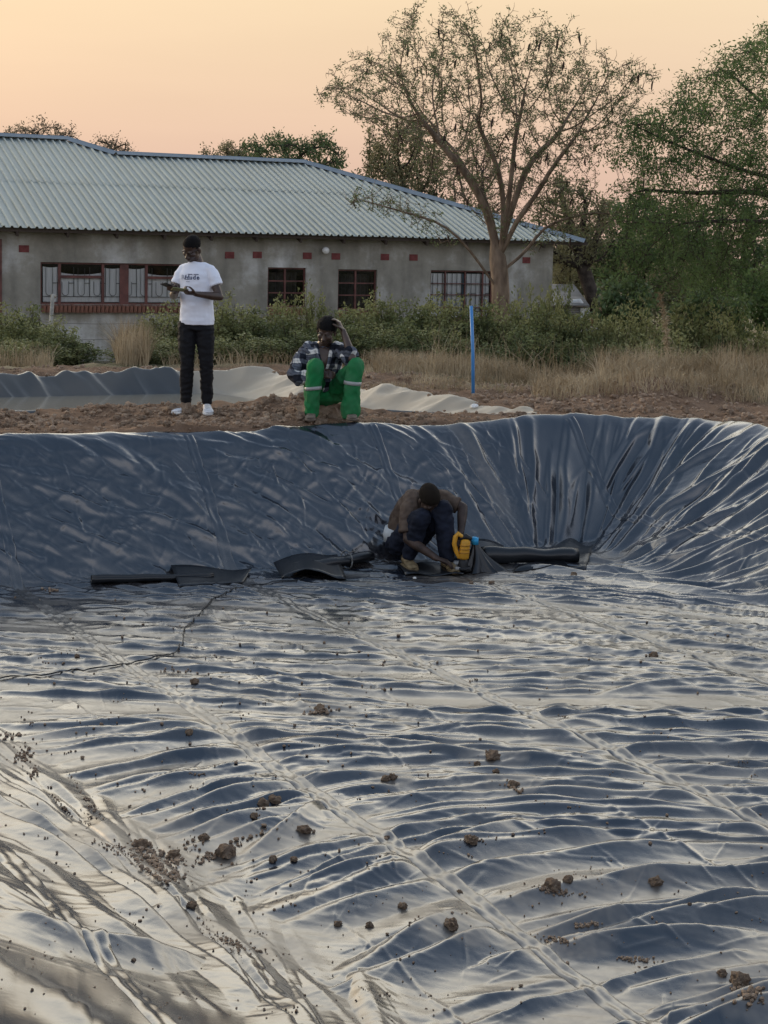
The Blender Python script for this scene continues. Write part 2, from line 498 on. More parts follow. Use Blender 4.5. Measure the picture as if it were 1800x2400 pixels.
def stamp(H, p, q, a0, a1, w, skew):
    """one piece of a fold between p and q, raised cosine across, composited by max"""
    x0, x1 = min(p[0], q[0]) - w * 1.3, max(p[0], q[0]) + w * 1.3
    y0, y1 = min(p[1], q[1]) - w * 1.3, max(p[1], q[1]) + w * 1.3
    if y1 < Drows[0] or y0 > Drows[-1]: return
    r0 = np.searchsorted(Drows, y0); r1 = np.searchsorted(Drows, y1)
    if r1 <= r0: return
    y0c = max(y0, Drows[0]); al = min(x0 / y0c, x0 / y1); ah = max(x1 / y0c, x1 / y1)
    c0 = np.searchsorted(acols, al); c1 = np.searchsorted(acols, ah)
    if c1 <= c0: return
    X = LX[r0:r1, c0:c1]; Y = LY[r0:r1, c0:c1]
    dx, dy = q[0] - p[0], q[1] - p[1]; L2 = dx * dx + dy * dy + 1e-12
    t = ((X - p[0]) * dx + (Y - p[1]) * dy) / L2
    tc_ = np.clip(t, 0, 1)
    sx, sy = X - (p[0] + dx * tc_), Y - (p[1] + dy * tc_)
    d = np.sqrt(sx * sx + sy * sy)
    side = (dx * (Y - p[1]) - dy * (X - p[0]))
    k_ = 0.045 * w
    d = np.sqrt(d * d + k_ * k_) - k_
    fr_ = side < 0
    ww = np.where(fr_, w * (1 - skew), w * (1 + skew))
    tt_ = np.clip(1 - d / ww, 0, 1)
    h = np.where(fr_, 0.8 * tt_ ** 2.0 + 0.2 * tt_ * tt_ * (3 - 2 * tt_), tt_ * tt_ * (3 - 2 * tt_)) * (a0 + (a1 - a0) * tc_)
    np.maximum(H[r0:r1, c0:c1], h, out=H[r0:r1, c0:c1])
rnd = random.Random(5)
def fold(H, x, y, L, A, w, wob=0.25, stop=0.6, turn=0.0):
    st = max(0.035, w * 0.55)
    pts = [(x, y)]
    for sgn in (1, -1):
        px, py = x, y; stopper = rnd.random() < stop; ph = rnd.uniform(0, 6.28); fr = rnd.uniform(2, 6)
        tt = 0.0; n = int(L * rnd.uniform(0.3, 0.7) / st); seq = []
        d0 = None
        for i in range(n):
            dx, dy = field(px, py)
            if d0 is not None and dx * d0[0] + dy * d0[1] < 0: dx, dy = -dx, -dy
            d0 = (dx, dy)
            a = turn + wob * math.sin(ph + tt * fr)
            ca, sa = math.cos(a), math.sin(a)
            dx, dy = dx * ca - dy * sa, dx * sa + dy * ca
            px += sgn * dx * st; py += sgn * dy * st; tt += st
            seq.append((px, py))
            if stopper and i > 2 and near_seam(px, py) < 0.06: break
        pts = pts + seq if sgn == 1 else list(reversed(seq)) + pts
    n = len(pts)
    if n < 3: return
    am = [A * (math.sin(math.pi * min(1, max(0, i / (n - 1)))) ** 0.38) * (0.8 + 0.2 * math.sin(i * 0.7 + x * 9)) for i in range(n)]
    sk = rnd.uniform(-0.6, -0.25) if rnd.random() < 0.75 else rnd.uniform(-0.2, 0.3)
    for i in range(n - 1): stamp(H, pts[i], pts[i + 1], am[i], am[i + 1], w * (0.75 + 0.25 * am[i] / A), sk)

H1 = np.zeros_like(LX); H2 = np.zeros_like(LX); H3 = np.zeros_like(LX)
def scatter(n, box):
    return [(rnd.uniform(box[0], box[1]), rnd.uniform(box[2], box[3])) for _ in range(n)]
# floor: long rolls, then shorter ones, then small creases
for y_, n in ((5.0, 26), (6.0, 30), (7.0, 34), (8.0, 36), (9.0, 38), (10.0, 42), (11.0, 44)):
    for x, y in scatter(n, (-0.33 * (y_ + 1) , 0.36 * (y_ + 1), y_, y_ + 1)):
        u, v = toUV(x, y)
        if float(pit(u, v)) < 0.05:
            sD = max(0.0, min(1.0, (9.5 - y) / 4.0))
        if rnd.random() < 1 - 0.52 * sD: fold(H1, x, y, rnd.uniform(1.6, 4.4), rnd.uniform(0.022, 0.048) * (1 + 0.9 * sD), rnd.uniform(0.045, 0.080) * (1 + 1.25 * sD), 0.08)
for x, y in scatter(400, (-4.2, 4.4, 4.6, 12.8)):
    u, v = toUV(x, y)
    if float(pit(u, v)) < 0.05:
        sD = max(0.0, min(1.0, (9.5 - y) / 4.0))
        if rnd.random() < 1 - 0.6 * sD: fold(H1, x, y, rnd.uniform(1.2, 3.6), rnd.uniform(0.014, 0.028) * (1 + 0.6 * sD), rnd.uniform(0.028, 0.046) * (1 + 1.1 * sD), 0.08, 0.5, rnd.gauss(0, 0.05))
for x, y in scatter(380, (-4.2, 4.4, 4.6, 13.2)):
    u, v = toUV(x, y)
    if float(pit(u, v)) < 0.05:
        sD = max(0.0, min(1.0, (9.5 - y) / 4.0))
        if rnd.random() < 1 - 0.65 * sD: fold(H2, x, y, rnd.uniform(0.3, 1.2), rnd.uniform(0.005, 0.014), rnd.uniform(0.020, 0.045) * (1 + 0.8 * sD), 0.3, 0.4, rnd.gauss(0, 0.16))
# short sharp creases in the taut parts
for x, y in scatter(1500, (-4.2, 4.4, 4.6, 13.0)):
    u, v = toUV(x, y)
    if float(pit(u, v)) < 0.06:
        fold(H3, x, y, rnd.uniform(0.12, 0.55), rnd.uniform(0.003, 0.007), rnd.uniform(0.012, 0.022), 0.12, 0.2, rnd.choice((rnd.gauss(0, 0.2), rnd.gauss(-1.0, 0.3), rnd.gauss(0.7, 0.3))))
# banks
def bank(n, u0, u1, e0, e1, which, fn):
    for _ in range(n):
        u = rnd.uniform(u0, u1); e = rnd.uniform(e0, e1)
        if which == 'far': v = V_FAR - e * RUN_F
        elif which == 'right': v = u; u = U_RIGHT + e * RUN_R
        else: v = u; u = u_left(v) - e * RUN_L
        x, y = fromUV(u, v)
        if y > 1.5 and abs(x / y) < 0.5 and float(pit(u, v)) < 1.08: fn(x, y)
g_ = rnd.gauss; un = rnd.uniform
bank(115, -1.5, 7.2, 0.0, 0.9, 'far', lambda x, y: fold(H1, x, y, un(0.9, 2.8), un(0.026, 0.060), un(0.07, 0.15), 0.2, 0.15, g_(0, 0.12)))
bank(270, -1.5, 7.0, 0.0, 1.0, 'far', lambda x, y: fold(H2, x, y, un(0.4, 1.3), un(0.015, 0.032), un(0.024, 0.050), 0.25, 0.1, g_(0.05, 0.22)))
bank(850, -1.5, 7.0, 0.0, 1.0, 'far', lambda x, y: fold(H3, x, y, un(0.12, 0.5), un(0.007, 0.017), un(0.016, 0.034), 0.5, 0.0, g_(0.15, 0.5)))
bank(75, -12.3, -6.0, 0.0, 1.0, 'right', lambda x, y: fold(H1, x, y, un(1.6, 3.6), un(0.045, 0.085), un(0.10, 0.19), 0.12, 0.0))
bank(45, -12.3, -6.0, 0.0, 1.0, 'right', lambda x, y: fold(H1, x, y, un(0.8, 2.0), un(0.020, 0.040), un(0.05, 0.09), 0.12, 0.0))
bank(60, -12.3, -6.0, -0.1, 1.0, 'right', lambda x, y: fold(H2, x, y, un(0.4, 1.6), un(0.010, 0.024), un(0.022, 0.05), 0.25, 0.0, g_(0, 0.16)))
bank(60, -12.3, -6.0, 0.0, 1.0, 'right', lambda x, y: fold(H3, x, y, un(0.12, 0.5), un(0.006, 0.014), un(0.015, 0.032), 0.5, 0.0, g_(0.0, 0.6)))
bank(70, -9.5, -2.0, 0.05, 0.9, 'left', lambda x, y: fold(H1, x, y, un(1.2, 3.0), un(0.015, 0.038), un(0.08, 0.17), 0.2, 0.0))
bank(110, -9.5, -2.0, 0.02, 0.9, 'left', lambda x, y: fold(H2, x, y, un(0.4, 1.6), un(0.004, 0.012), un(0.025, 0.06), 0.2, 0.0, g_(0, 0.12)))
# big gathers in the far right corner and along the toe of the near bank, as in the photograph
def drawn(H, pix, A, w, z=None, skew=-0.45):
    P = [at_surface(px * 1.085, py * 1.085, lambda x, y: float(pit_z(pit(*toUV(x, y)))), 1.5, 20) for px, py in pix]
    P = [(p.x, p.y) for p in P]
    D = [P[0]]
    for a, b in zip(P, P[1:]):
        k = max(1, int(math.hypot(b[0] - a[0], b[1] - a[1]) / (w * 0.5)))
        D += [(a[0] + (b[0] - a[0]) * i / k, a[1] + (b[1] - a[1]) * i / k) for i in range(1, k + 1)]
    n = len(D)
    am = [A * max(0.0, math.sin(math.pi * i / max(1, n - 1))) ** 0.85 for i in range(n)]
    for i in range(n - 1): stamp(H, D[i], D[i + 1], am[i], am[i + 1], w, skew)
H4 = np.zeros_like(LX)
drawn(H4, [(1430, 912), (1370, 950), (1330, 1010), (1290, 1080), (1240, 1150)], 0.075, 0.12)
drawn(H4, [(1490, 915), (1410, 975), (1350, 1050), (1300, 1120)], 0.05, 0.08)
drawn(H4, [(1659, 985), (1560, 1040), (1450, 1100), (1370, 1150)], 0.09, 0.16)
drawn(H4, [(1659, 1080), (1560, 1120), (1450, 1175), (1330, 1200)], 0.085, 0.16)
drawn(H4, [(1640, 935), (1530, 990), (1440, 1050), (1380, 1110)], 0.085, 0.14)
drawn(H4, [(1659, 1170), (1540, 1190), (1420, 1215), (1320, 1235)], 0.05, 0.09)
drawn(H4, [(0, 1090), (110, 1130), (230, 1180), (360, 1215)], 0.05, 0.08)
drawn(H4, [(0, 1010), (140, 1075), (260, 1120), (400, 1165)], 0.05, 0.07)
drawn(H4, [(420, 950), (560, 1020), (700, 1090), (830, 1170)], 0.04, 0.07)
drawn(H4, [(580, 990), (590, 1030), (605, 1080)], 0.05, 0.05)
drawn(H4, [(1090, 940), (1130, 1010), (1180, 1080), (1200, 1130)], 0.04, 0.06)
drawn(H4, [(980, 935), (1010, 1010), (1060, 1090), (1120, 1150)], 0.03, 0.06)
# near bank and lower floor
drawn(H4, [(230, 2110), (330, 2070), (480, 2000), (620, 1925), (760, 1860)], 0.02, 0.10)
drawn(H4, [(300, 1985), (450, 1930), (560, 1885)], 0.075, 0.14)
drawn(H4, [(700, 2120), (800, 2080), (960, 1995), (1050, 1960)], 0.085, 0.16)
drawn(H4, [(0, 1600), (60, 1640), (150, 1700), (240, 1790)], 0.04, 0.10)
drawn(H4, [(1130, 2065), (1300, 2035), (1480, 2020), (1659, 2015)], 0.065, 0.12)
drawn(H4, [(520, 1860), (640, 1780), (740, 1700)], 0.06, 0.10)
drawn(H4, [(820, 1890), (980, 1830), (1100, 1790), (1200, 1780)], 0.06, 0.11)
drawn(H4, [(-80, 1960), (0, 1985), (160, 2040), (330, 2075), (560, 2120)], 0.07, 0.16)
drawn(H4, [(0, 1430), (120, 1422), (260, 1424)], 0.05, 0.09)
drawn(H4, [(430, 1362), (600, 1370), (800, 1386), (940, 1392)], 0.045, 0.08)
drawn(H4, [(800, 1352), (980, 1358), (1180, 1375)], 0.045, 0.08)
drawn(H4, [(830, 1590), (960, 1580), (1120, 1576), (1200, 1600)], 0.05, 0.09)
drawn(H4, [(1270, 1510), (1400, 1490), (1540, 1478), (1659, 1470)], 0.05, 0.09)
drawn(H4, [(1200, 1640), (1380, 1622), (1560, 1615), (1659, 1618)], 0.05, 0.09)

HH = np.maximum(H1, H4) + 0.75 * H2 * (1 - 0.6 * np.clip(H1 / 0.03, 0, 1)) + 0.8 * H3
# welded seams hold the sheet down
sd = np.full_like(LX, 9.0)
for k in range(len(SEAM_U0)): sd = np.minimum(sd, np.abs(LU - seam_u(k, LV)))
hold = 1 - (0.80 - 0.5 * sstep(0.1, 0.3, E_)) * np.exp(-(sd / 0.075) ** 2)
HH = HH * hold * (1 - 0.60 * np.exp(-((LU - u_left(LV)) / 0.30) ** 2))
# factory creases parallel to the seams, broken up along their length
for k in range(-3, 16):
    if k % 3 == 0: continue
    uc = SEAM_U0[0] + k * 0.567 + 0.085 * (LV + 8) + 0.05 * (vn(LV * 0.7, LV * 0 + k, 88) - 0.5)
    dd_ = np.abs(LU - uc)
    on = sstep(0.42, 0.62, vn(LV * 0.9 + k * 7.1, LV * 0 + 3.3 * k, 90))
    HH = HH + on * 0.006 * np.clip(1 - dd_ / 0.018, 0, 1)
# crinkle
ca, sa = math.cos(R(-8)), math.sin(R(-8))
RX, RY = LX * ca + LY * sa, -LX * sa + LY * ca
HH = HH + 0.005 * (fbm(RX * 1.6, RY * 6.5, 101, 3) - 0.5) + 0.0028 * (1 - np.abs(2 * fbm(RX * 4.0, RY * 15.0, 111, 3) - 1))
HH = HH + (1 - hold) * 0.010 * (fbm(LX * 16, LY * 16, 121, 2) - 0.5)
# soft puckers on the banks
HH = HH + sstep(0.05, 0.3, E_) * (0.012 * (fbm(LU * 2.2, LV * 2.6, 131, 3) - 0.5) + 0.006 * (1 - np.abs(2 * fbm(LU * 5.0 - LV * 2, LV * 4.0 + LU * 2, 141, 2) - 1)))
# normals of the smooth basin
def grads(Z):
    P = np.stack([LX, LY, Z], -1)
    tu = np.gradient(P, axis=1); tv = np.gradient(P, axis=0)
    n = np.cross(tu, tv); n /= np.linalg.norm(n, axis=-1, keepdims=True) + 1e-12
    return n
NB = grads(BZ)
edge = 1 - 0.72 * sstep(0.80, 1.04, E_)
PL = np.stack([LX, LY, BZ], -1) + NB * (HH * edge)[..., None]
NL = None
rim_cut = 1.045 + 0.05 * (fbm(LU * 1.7, LV * 1.7, 151, 3) - 0.5) * 2
# past its edge the sheet is tucked down under the loose soil
over_ = np.clip(E_ - rim_cut, 0, 0.3)
PL[..., 2] -= 1.3 * over_ * np.where(LU > U_RIGHT, 1.5, 1.0)
keep = E_ < rim_cut + 0.14
ky = keep[:-1, :-1] & keep[:-1, 1:] & keep[1:, 1:] & keep[1:, :-1]
nr_, nc_ = LX.shape
idx = np.arange(nr_ * nc_).reshape(nr_, nc_)
Q = np.stack([idx[:-1, :-1], idx[:-1, 1:], idx[1:, 1:], idx[1:, :-1]], -1)[ky]
used = np.zeros(nr_ * nc_, bool); used[Q.ravel()] = True
remap = np.cumsum(used) - 1
# dust: settled in the flats and low lines, washed in streaks down the banks
lowness = 1 - np.clip(HH / 0.03, 0, 1)
flat_ = 0.35 + 0.65 * lowness
dust = 0.85 * sstep(0.53, 0.60, fbm(RX * 0.9 + 0.3 * RY, RY * 4.2, 171, 4)) * flat_
dust = np.maximum(dust, 0.7 * sstep(0.58, 0.63, fbm(RX * 2.2, RY * 10.0, 181, 3)) * flat_)
dust = dust * (1 - 0.85 * sstep(0.05, 0.22, E_))
dust = np.maximum(dust, 0.55 * np.exp(-(sd / 0.07) ** 2) * (1 - sstep(0.0, 0.25, E_)))
dust = np.maximum(dust, sstep(0.6, 0.9, lowness) * np.exp(-((E_ - 0.04) / 0.16) ** 2) * sstep(0.3, 0.6, fbm(LU * 1.2, LV * 1.2, 191, 3)) * 0.9)
stx = LU - (6.55 + 0.35 * (LV + 12.5))
dust = np.maximum(dust, sstep(0.1, 0.4, E_) * np.exp(-(stx / 0.09) ** 2) * 0.8 * sstep(0.3, 0.6, fbm(LU * 6, LV * 2, 193, 2)) * (LV < V_FAR))
dust = np.maximum(dust, 0.45 * sstep(0.03, 0.15, E_) * sstep(0.25, 0.55, fbm(LU * 1.4, LV * 1.1, 197, 3)) * (LU < u_left(LV)))
# soil trodden and washed into smears around the heaps of crumbs
for px_, py_, rx_, ry_ in ((320, 1850, .34, .20), (365, 1885, .30, .14), (250, 1838, .30, .12), (500, 1825, .35, .10), (450, 1845, .2, .12), (510, 2045, .34, .10), (1265, 2003, .2, .07), (1200, 2030, .24, .08), (1200, 1926, .26, .09),
                           (1615, 2150, .22, .16), (1110, 1702, .18, .08), (690, 1540, .22, .07), (50, 1635, .18, .14), (840, 1690, .14, .06), (1063, 1650, .2, .06), (975, 2020, .16, .08), (657, 1812, .14, .06), (870, 1970, .16, .06), (1418, 1922, .18, .06), (1030, 1240, .5, .16), (1280, 1215, .4, .12)):
    c_ = at_surface(px_ * 1.085, py_ * 1.085, lambda x, y: float(pit_z(pit(*toUV(x, y)))), 1.5, 20)
    g_2 = np.exp(-(((LX - c_.x) / rx_) ** 2 + ((LY - c_.y) / (ry_ * 2.2)) ** 2))
    dust = np.maximum(dust, sstep(0.30, 0.55, g_2 * (0.55 + 0.9 * fbm(LX * 7, LY * 7, 241, 3))))
dust = dust * (0.55 + 0.45 * vn(LX * 55, LY * 55, 199))

m_liner = bpy.data.materials.new('pond_liner_plastic'); m_liner.use_nodes = True
def liner_nodes(m, base, dustc, rough=0.185, ior=2.0):
    t = m.node_tree; b = t.nodes['Principled BSDF']
    b.inputs['IOR'].default_value = ior
    at = t.nodes.new('ShaderNodeAttribute'); at.attribute_name = 'dust'
    mx = t.nodes.new('ShaderNodeMix'); mx.data_type = 'RGBA'
    mx.inputs[6].default_value = (*base, 1); mx.inputs[7].default_value = (*dustc, 1)
    df = t.nodes.new('ShaderNodeMath'); df.operation = 'MULTIPLY'; df.inputs[1].default_value = 0.45
    t.links.new(at.outputs['Fac'], df.inputs[0]); t.links.new(df.outputs[0], mx.inputs[0]); t.links.new(mx.outputs[2], b.inputs['Base Color'])
    tc = t.nodes.new('ShaderNodeTexCoord')
    n = t.nodes.new('ShaderNodeTexNoise'); n.inputs['Scale'].default_value = 5; n.inputs['Detail'].default_value = 6
    t.links.new(tc.outputs['Object'], n.inputs['Vector'])
    q = t.nodes.new('ShaderNodeMapRange'); q.inputs['To Min'].default_value = rough - 0.06; q.inputs['To Max'].default_value = rough + 0.10
    t.links.new(n.outputs[0], q.inputs['Value'])
    ad = t.nodes.new('ShaderNodeMath'); ad.operation = 'MULTIPLY_ADD'; ad.inputs[1].default_value = 0.22
    t.links.new(at.outputs['Fac'], ad.inputs[0]); t.links.new(q.outputs[0], ad.inputs[2]); t.links.new(ad.outputs[0], b.inputs['Roughness'])
    n2 = t.nodes.new('ShaderNodeTexNoise'); n2.inputs['Scale'].default_value = 60; n2.inputs['Detail'].default_value = 3
    t.links.new(tc.outputs['Object'], n2.inputs['Vector'])
    bp = t.nodes.new('ShaderNodeBump'); bp.inputs['Strength'].default_value = 0.045; bp.inputs['Distance'].default_value = 0.01
    t.links.new(n2.outputs[0], bp.inputs['Height']); t.links.new(bp.outputs[0], b.inputs['Normal'])
liner_nodes(m_liner, (0.009, 0.012, 0.019), (0.22, 0.18, 0.135))
PLf = PL.reshape(-1, 3)[used]
liner = np_mesh('pond_liner', PLf, remap[Q], m_liner)
a_ = liner.data.attributes.new('dust', 'FLOAT', 'POINT'); a_.data.foreach_set('value', dust.ravel()[used].astype(np.float32))
tag(liner, 'dark wrinkled plastic sheet lining the empty pond in front', 'pond liner')

def surf(x, y, off=0.0):
    """point on the folded sheet"""
    y = min(max(y, Drows[0] + 1e-3), Drows[-1] - 1e-3); a = min(max(x / y, acols[0] + 1e-3), acols[-1] - 1e-3)
    i = int(np.searchsorted(Drows, y)) - 1; j = int(np.searchsorted(acols, a)) - 1
    fy = (y - Drows[i]) / (Drows[i + 1] - Drows[i]); fx = (a - acols[j]) / (acols[j + 1] - acols[j])
    p = (PL[i, j] * (1 - fx) + PL[i, j + 1] * fx) * (1 - fy) + (PL[i + 1, j] * (1 - fx) + PL[i + 1, j + 1] * fx) * fy
    return Vector(p) + Vector(NB[i, j]) * off
def liner_z(x, y): return surf(x, y).z
def on_liner(px, py): return at_surface(px, py, liner_z, 2.5, 16)

# welded overlap strips
m_seam = bpy.data.materials.new('welded_seam'); m_seam.use_nodes = True
liner_nodes(m_seam, (0.010, 0.013, 0.020), (0.20, 0.17, 0.13), rough=0.185, ior=2.0)
for k in range(1, len(SEAM_U0)):
    VV, DD = [], []
    v = -13.1
    while v < -1.0:
        row, dr = [], []
        ok = True
        for j, du in enumerate((-0.046, -0.040, -0.024, -0.010, 0.010, 0.024, 0.040, 0.046)):
            u = seam_u(k, v) + du * (0.85 + 0.3 * float(vn(v * 1.7, k, 207))) + 0.014 * math.sin(v * 2.3 + k) + 0.010 * (float(vn(v * 9, k, 205)) - 0.5)
            x, y = fromUV(u, v)
            e = float(pit(u, v))
            if y < 1.0 or abs(x / y) > 0.45 or e > 1.0: ok = False; break
            pk = float(vn(u * 34, v * 26, 203)) - 0.4
            h = 0.001 if j in (0, 7) else 0.004 + 0.006 * pk * (1 if j in (1, 2, 5, 6) else 0.5) + (0.005 if j in (2, 5) else 0)
            row.append(surf(x, y, h))
            dr.append((0.35 + 0.5 * float(vn(u * 9, v * 5, 209))) * max(0.0, 1 - e * 3))
        if ok: VV.append(row); DD.append(dr)
        elif VV: break
        v += 0.016
    if len(VV) < 5: continue
    fv = [p for r in VV for p in r]
    ff = [(i * 8 + j, i * 8 + j + 1, (i + 1) * 8 + j + 1, (i + 1) * 8 + j) for i in range(len(VV) - 1) for j in range(7)]
    o = mesh_obj('welded_seam', fv, ff, m_seam, liner)
    a_ = o.data.attributes.new('dust', 'FLOAT', 'POINT'); a_.data.foreach_set('value', np.array(DD, dtype=np.float32).ravel())
# ------------------------------------------------------------------ far pond: liner and water
fu = np.linspace(-9, 8.1, 640); fv = np.linspace(-18.9, -12.9, 260)
FUg, FVg = np.meshgrid(fu, fv)
FE = pit2(FUg, FVg)
FZ = -FDEPTH + FDEPTH * np.clip(FE, 0, 1.02) + sstep(0.6, 1, FE) * (1 - 1.6 * sstep(-0.15, 0.15, FVg - f_near(FUg))) * (0.10 * (fbm(FUg * 1.3, FVg * 1.3, 211, 3) - 0.4))
# soft drapes hanging down the banks
wf_ = sstep(0.1, 0.5, FE) * (1 - sstep(-0.15, 0.15, FVg - f_near(FUg)))
FZ = FZ + wf_ * (-0.075 + 0.09 * (fbm(FUg * 1.6 - FVg * 0.9, FVg * 0.5 + FUg * 0.3, 221, 3) - 0.5) + 0.075 * (1 - np.abs(2 * fbm(FUg * 2.3 - FVg * 1.5, FVg * 0.7 + FUg * 0.5, 231, 2) - 1)) ** 2 + 0.035 * (1 - np.abs(2 * fbm(FUg * 5.5 - FVg * 4.0, FVg * 2.6, 233, 2) - 1)))
fx_, fy_ = fromUV(FUg, FVg)
FVv = np.stack([fx_, fy_, FZ], -1).reshape(-1, 3)
nn = FUg.shape; idx = np.arange(nn[0] * nn[1]).reshape(nn)
cut_ = 1.10 + 0.05 * (fbm(FUg * 1.2, FVg * 1.2, 241, 2) - 0.5)
FVv[:, 2] -= (0.9 * np.clip(FE - cut_, 0, 0.4)).ravel()
kk = FE < cut_ + 0.25
k4 = kk[:-1, :-1] & kk[:-1, 1:] & kk[1:, 1:] & kk[1:, :-1]
Qf = np.stack([idx[:-1, :-1], idx[:-1, 1:], idx[1:, 1:], idx[1:, :-1]], -1)[k4]
m_far = bpy.data.materials.new('far_liner_plastic'); m_far.use_nodes = True
liner_nodes(m_far, (0.045, 0.045, 0.043), (0.56, 0.47, 0.34), rough=0.28, ior=1.7)
far_liner = np_mesh('far_pond_liner', FVv, Qf, m_far)
fd = 0.16 * sstep(0.35, 0.7, fbm(FUg * 1.1, FVg * 1.6, 251, 3)) + 1.3 * sstep(-0.1, 0.25, FUg - f_right(FVg) + 0.15 * (fbm(FUg, FVg * 2, 261, 2) - 0.5))
a_ = far_liner.data.attributes.new('dust', 'FLOAT', 'POINT'); a_.data.foreach_set('value', np.clip(fd, 0, 1.2).ravel().astype(np.float32))
tag(far_liner, 'grey and cream sheet around the water-filled pond behind the two men', 'pond liner')
m_water = mat('murky_water', (0.22, 0.195, 0.15), 0.08, 0.5, ior=1.33, bump=0.06, bscale=6)
wv = [(*fromUV(u, v), WATER_Z) for u, v in ((-9, -18.1), (6.1, -18.1), (7.35, -13.6), (5.2, -14.4), (4.6, -14.72), (-9, -14.72))]
water = mesh_obj('pond_water', wv, [(5, 4, 3, 2, 1, 0)], m_water, smooth=False)
water['kind'] = 'structure'

# ------------------------------------------------------------------ house
HC = Vector((4.26, 39.5, 0.0))
HG = -1.15
house = empty('house', (HC.x, HC.y, HG), ANG, 'long grey plastered house with corrugated metal roof and red window frames', 'house')
def hl(p):
    """world point -> house coordinates (x along the wall to the right, y back, z over the ground)"""
    q = p - Vector((HC.x, HC.y, HG))
    return Vector((q.x * CU + q.y * SU, -q.x * SU + q.y * CU, q.z))
def hit_wall(px, py, off=0.0):
    d = ray(px, py); o = Vector((0, 0, CAMZ)); n = Vector((-SU, CU, 0))
    k = (Vector((HC.x, HC.y, 0)) - o).dot(n) + off; k /= d.dot(n)
    return hl(o + d * k)
m_plaster = bpy.data.materials.new('cement_plaster'); m_plaster.use_nodes = True
t = m_plaster.node_tree; b = t.nodes['Principled BSDF']; b.inputs['Roughness'].default_value = 0.92; b.inputs['Specular IOR Level'].default_value = 0.15
tc = t.nodes.new('ShaderNodeTexCoord')
n1 = t.nodes.new('ShaderNodeTexNoise'); n1.inputs['Scale'].default_value = 0.75; n1.inputs['Detail'].default_value = 9; n1.inputs['Roughness'].default_value = 0.68
t.links.new(tc.outputs['Object'], n1.inputs['Vector'])
r1 = t.nodes.new('ShaderNodeValToRGB')
for e, (p, c) in zip([r1.color_ramp.elements[0], r1.color_ramp.elements[1], r1.color_ramp.elements.new(0.5)], ((0.30, (0.19, 0.175, 0.145)), (0.70, (0.39, 0.365, 0.31)), (0.5, (0.305, 0.285, 0.24)))):
    e.position = p; e.color = (*c, 1)
t.links.new(n1.outputs[0], r1.inputs[0])
# darker water stains running down from the eaves and up from the splash zone
mp1 = t.nodes.new('ShaderNodeMapping'); mp1.inputs['Scale'].default_value = (2.2, 2.2, 0.35)
t.links.new(tc.outputs['Object'], mp1.inputs[0])
n3 = t.nodes.new('ShaderNodeTexNoise'); n3.inputs['Scale'].default_value = 1.3; n3.inputs['Detail'].default_value = 6
t.links.new(mp1.outputs[0], n3.inputs['Vector'])
r3 = t.nodes.new('ShaderNodeMapRange'); r3.inputs['From Min'].default_value = 0.45; r3.inputs['From Max'].default_value = 0.7; r3.inputs['To Min'].default_value = 1.0; r3.inputs['To Max'].default_value = 0.72
t.links.new(n3.outputs[0], r3.inputs['Value'])
ml = t.nodes.new('ShaderNodeVectorMath'); ml.operation = 'SCALE'
t.links.new(r1.outputs[0], ml.inputs[0]); t.links.new(r3.outputs[0], ml.inputs['Scale'])
t.links.new(ml.outputs[0], b.inputs['Base Color'])
n2 = t.nodes.new('ShaderNodeTexNoise'); n2.inputs['Scale'].default_value = 14; n2.inputs['Detail'].default_value = 8
t.links.new(tc.outputs['Object'], n2.inputs['Vector'])
bp = t.nodes.new('ShaderNodeBump'); bp.inputs['Strength'].default_value = 0.5; bp.inputs['Distance'].default_value = 0.02
t.links.new(n2.outputs[0], bp.inputs['Height']); t.links.new(bp.outputs[0], b.inputs['Normal'])
m_maroon = mat('maroon_paint', (0.115, 0.042, 0.034), 0.5, 0.4, var=0.35, vscale=6)
m_reveal = mat('window_reveal', (0.24, 0.23, 0.21), 0.9, 0.1, var=0.2)
m_brick = mat('face_brick', (0.20, 0.095, 0.066), 0.85, 0.2, var=0.35, vscale=9, bump=0.3, bscale=60)
m_mortar = mat('mortar', (0.23, 0.20, 0.17), 0.95, 0.1)
m_airb = mat('air_brick_clay', (0.19, 0.058, 0.055), 0.8, 0.2, var=0.2)
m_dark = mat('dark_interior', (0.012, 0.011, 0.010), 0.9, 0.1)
m_curtain = mat('net_curtain', (0.86, 0.86, 0.86), 0.9, 0.1, var=0.08, vscale=5, stretch=(9, 9, 0.4))
m_curtain_b = mat('blue_curtain', (0.17, 0.24, 0.30), 0.9, 0.1, var=0.1)
m_bars = mat('burglar_bar_steel', (0.05, 0.05, 0.05), 0.6, 0.4)
m_glass = bpy.data.materials.new('window_glass'); m_glass.use_nodes = True
t = m_glass.node_tree; b = t.nodes['Principled BSDF']; b.inputs['Roughness'].default_value = 0.05; b.inputs['Base Color'].default_value = (0.9, 0.92, 0.92, 1); b.inputs['Transmission Weight'].default_value = 1.0; b.inputs['IOR'].default_value = 1.05
gl_ = t.nodes.new('ShaderNodeBsdfGlossy'); gl_.inputs['Roughness'].default_value = 0.05; gl_.inputs['Color'].default_value = (0.8, 0.85, 0.9, 1)
tr_ = t.nodes.new('ShaderNodeBsdfTransparent'); tr_.inputs[0].default_value = (0.94, 0.95, 0.95, 1)
fr_ = t.nodes.new('ShaderNodeFresnel'); fr_.inputs[0].default_value = 1.5
mx_ = t.nodes.new('ShaderNodeMixShader')
t.links.new(fr_.outputs[0], mx_.inputs[0]); t.links.new(tr_.outputs[0], mx_.inputs[1]); t.links.new(gl_.outputs[0], mx_.inputs[2])
t.links.new(mx_.outputs[0], t.nodes['Material Output'].inputs[0])

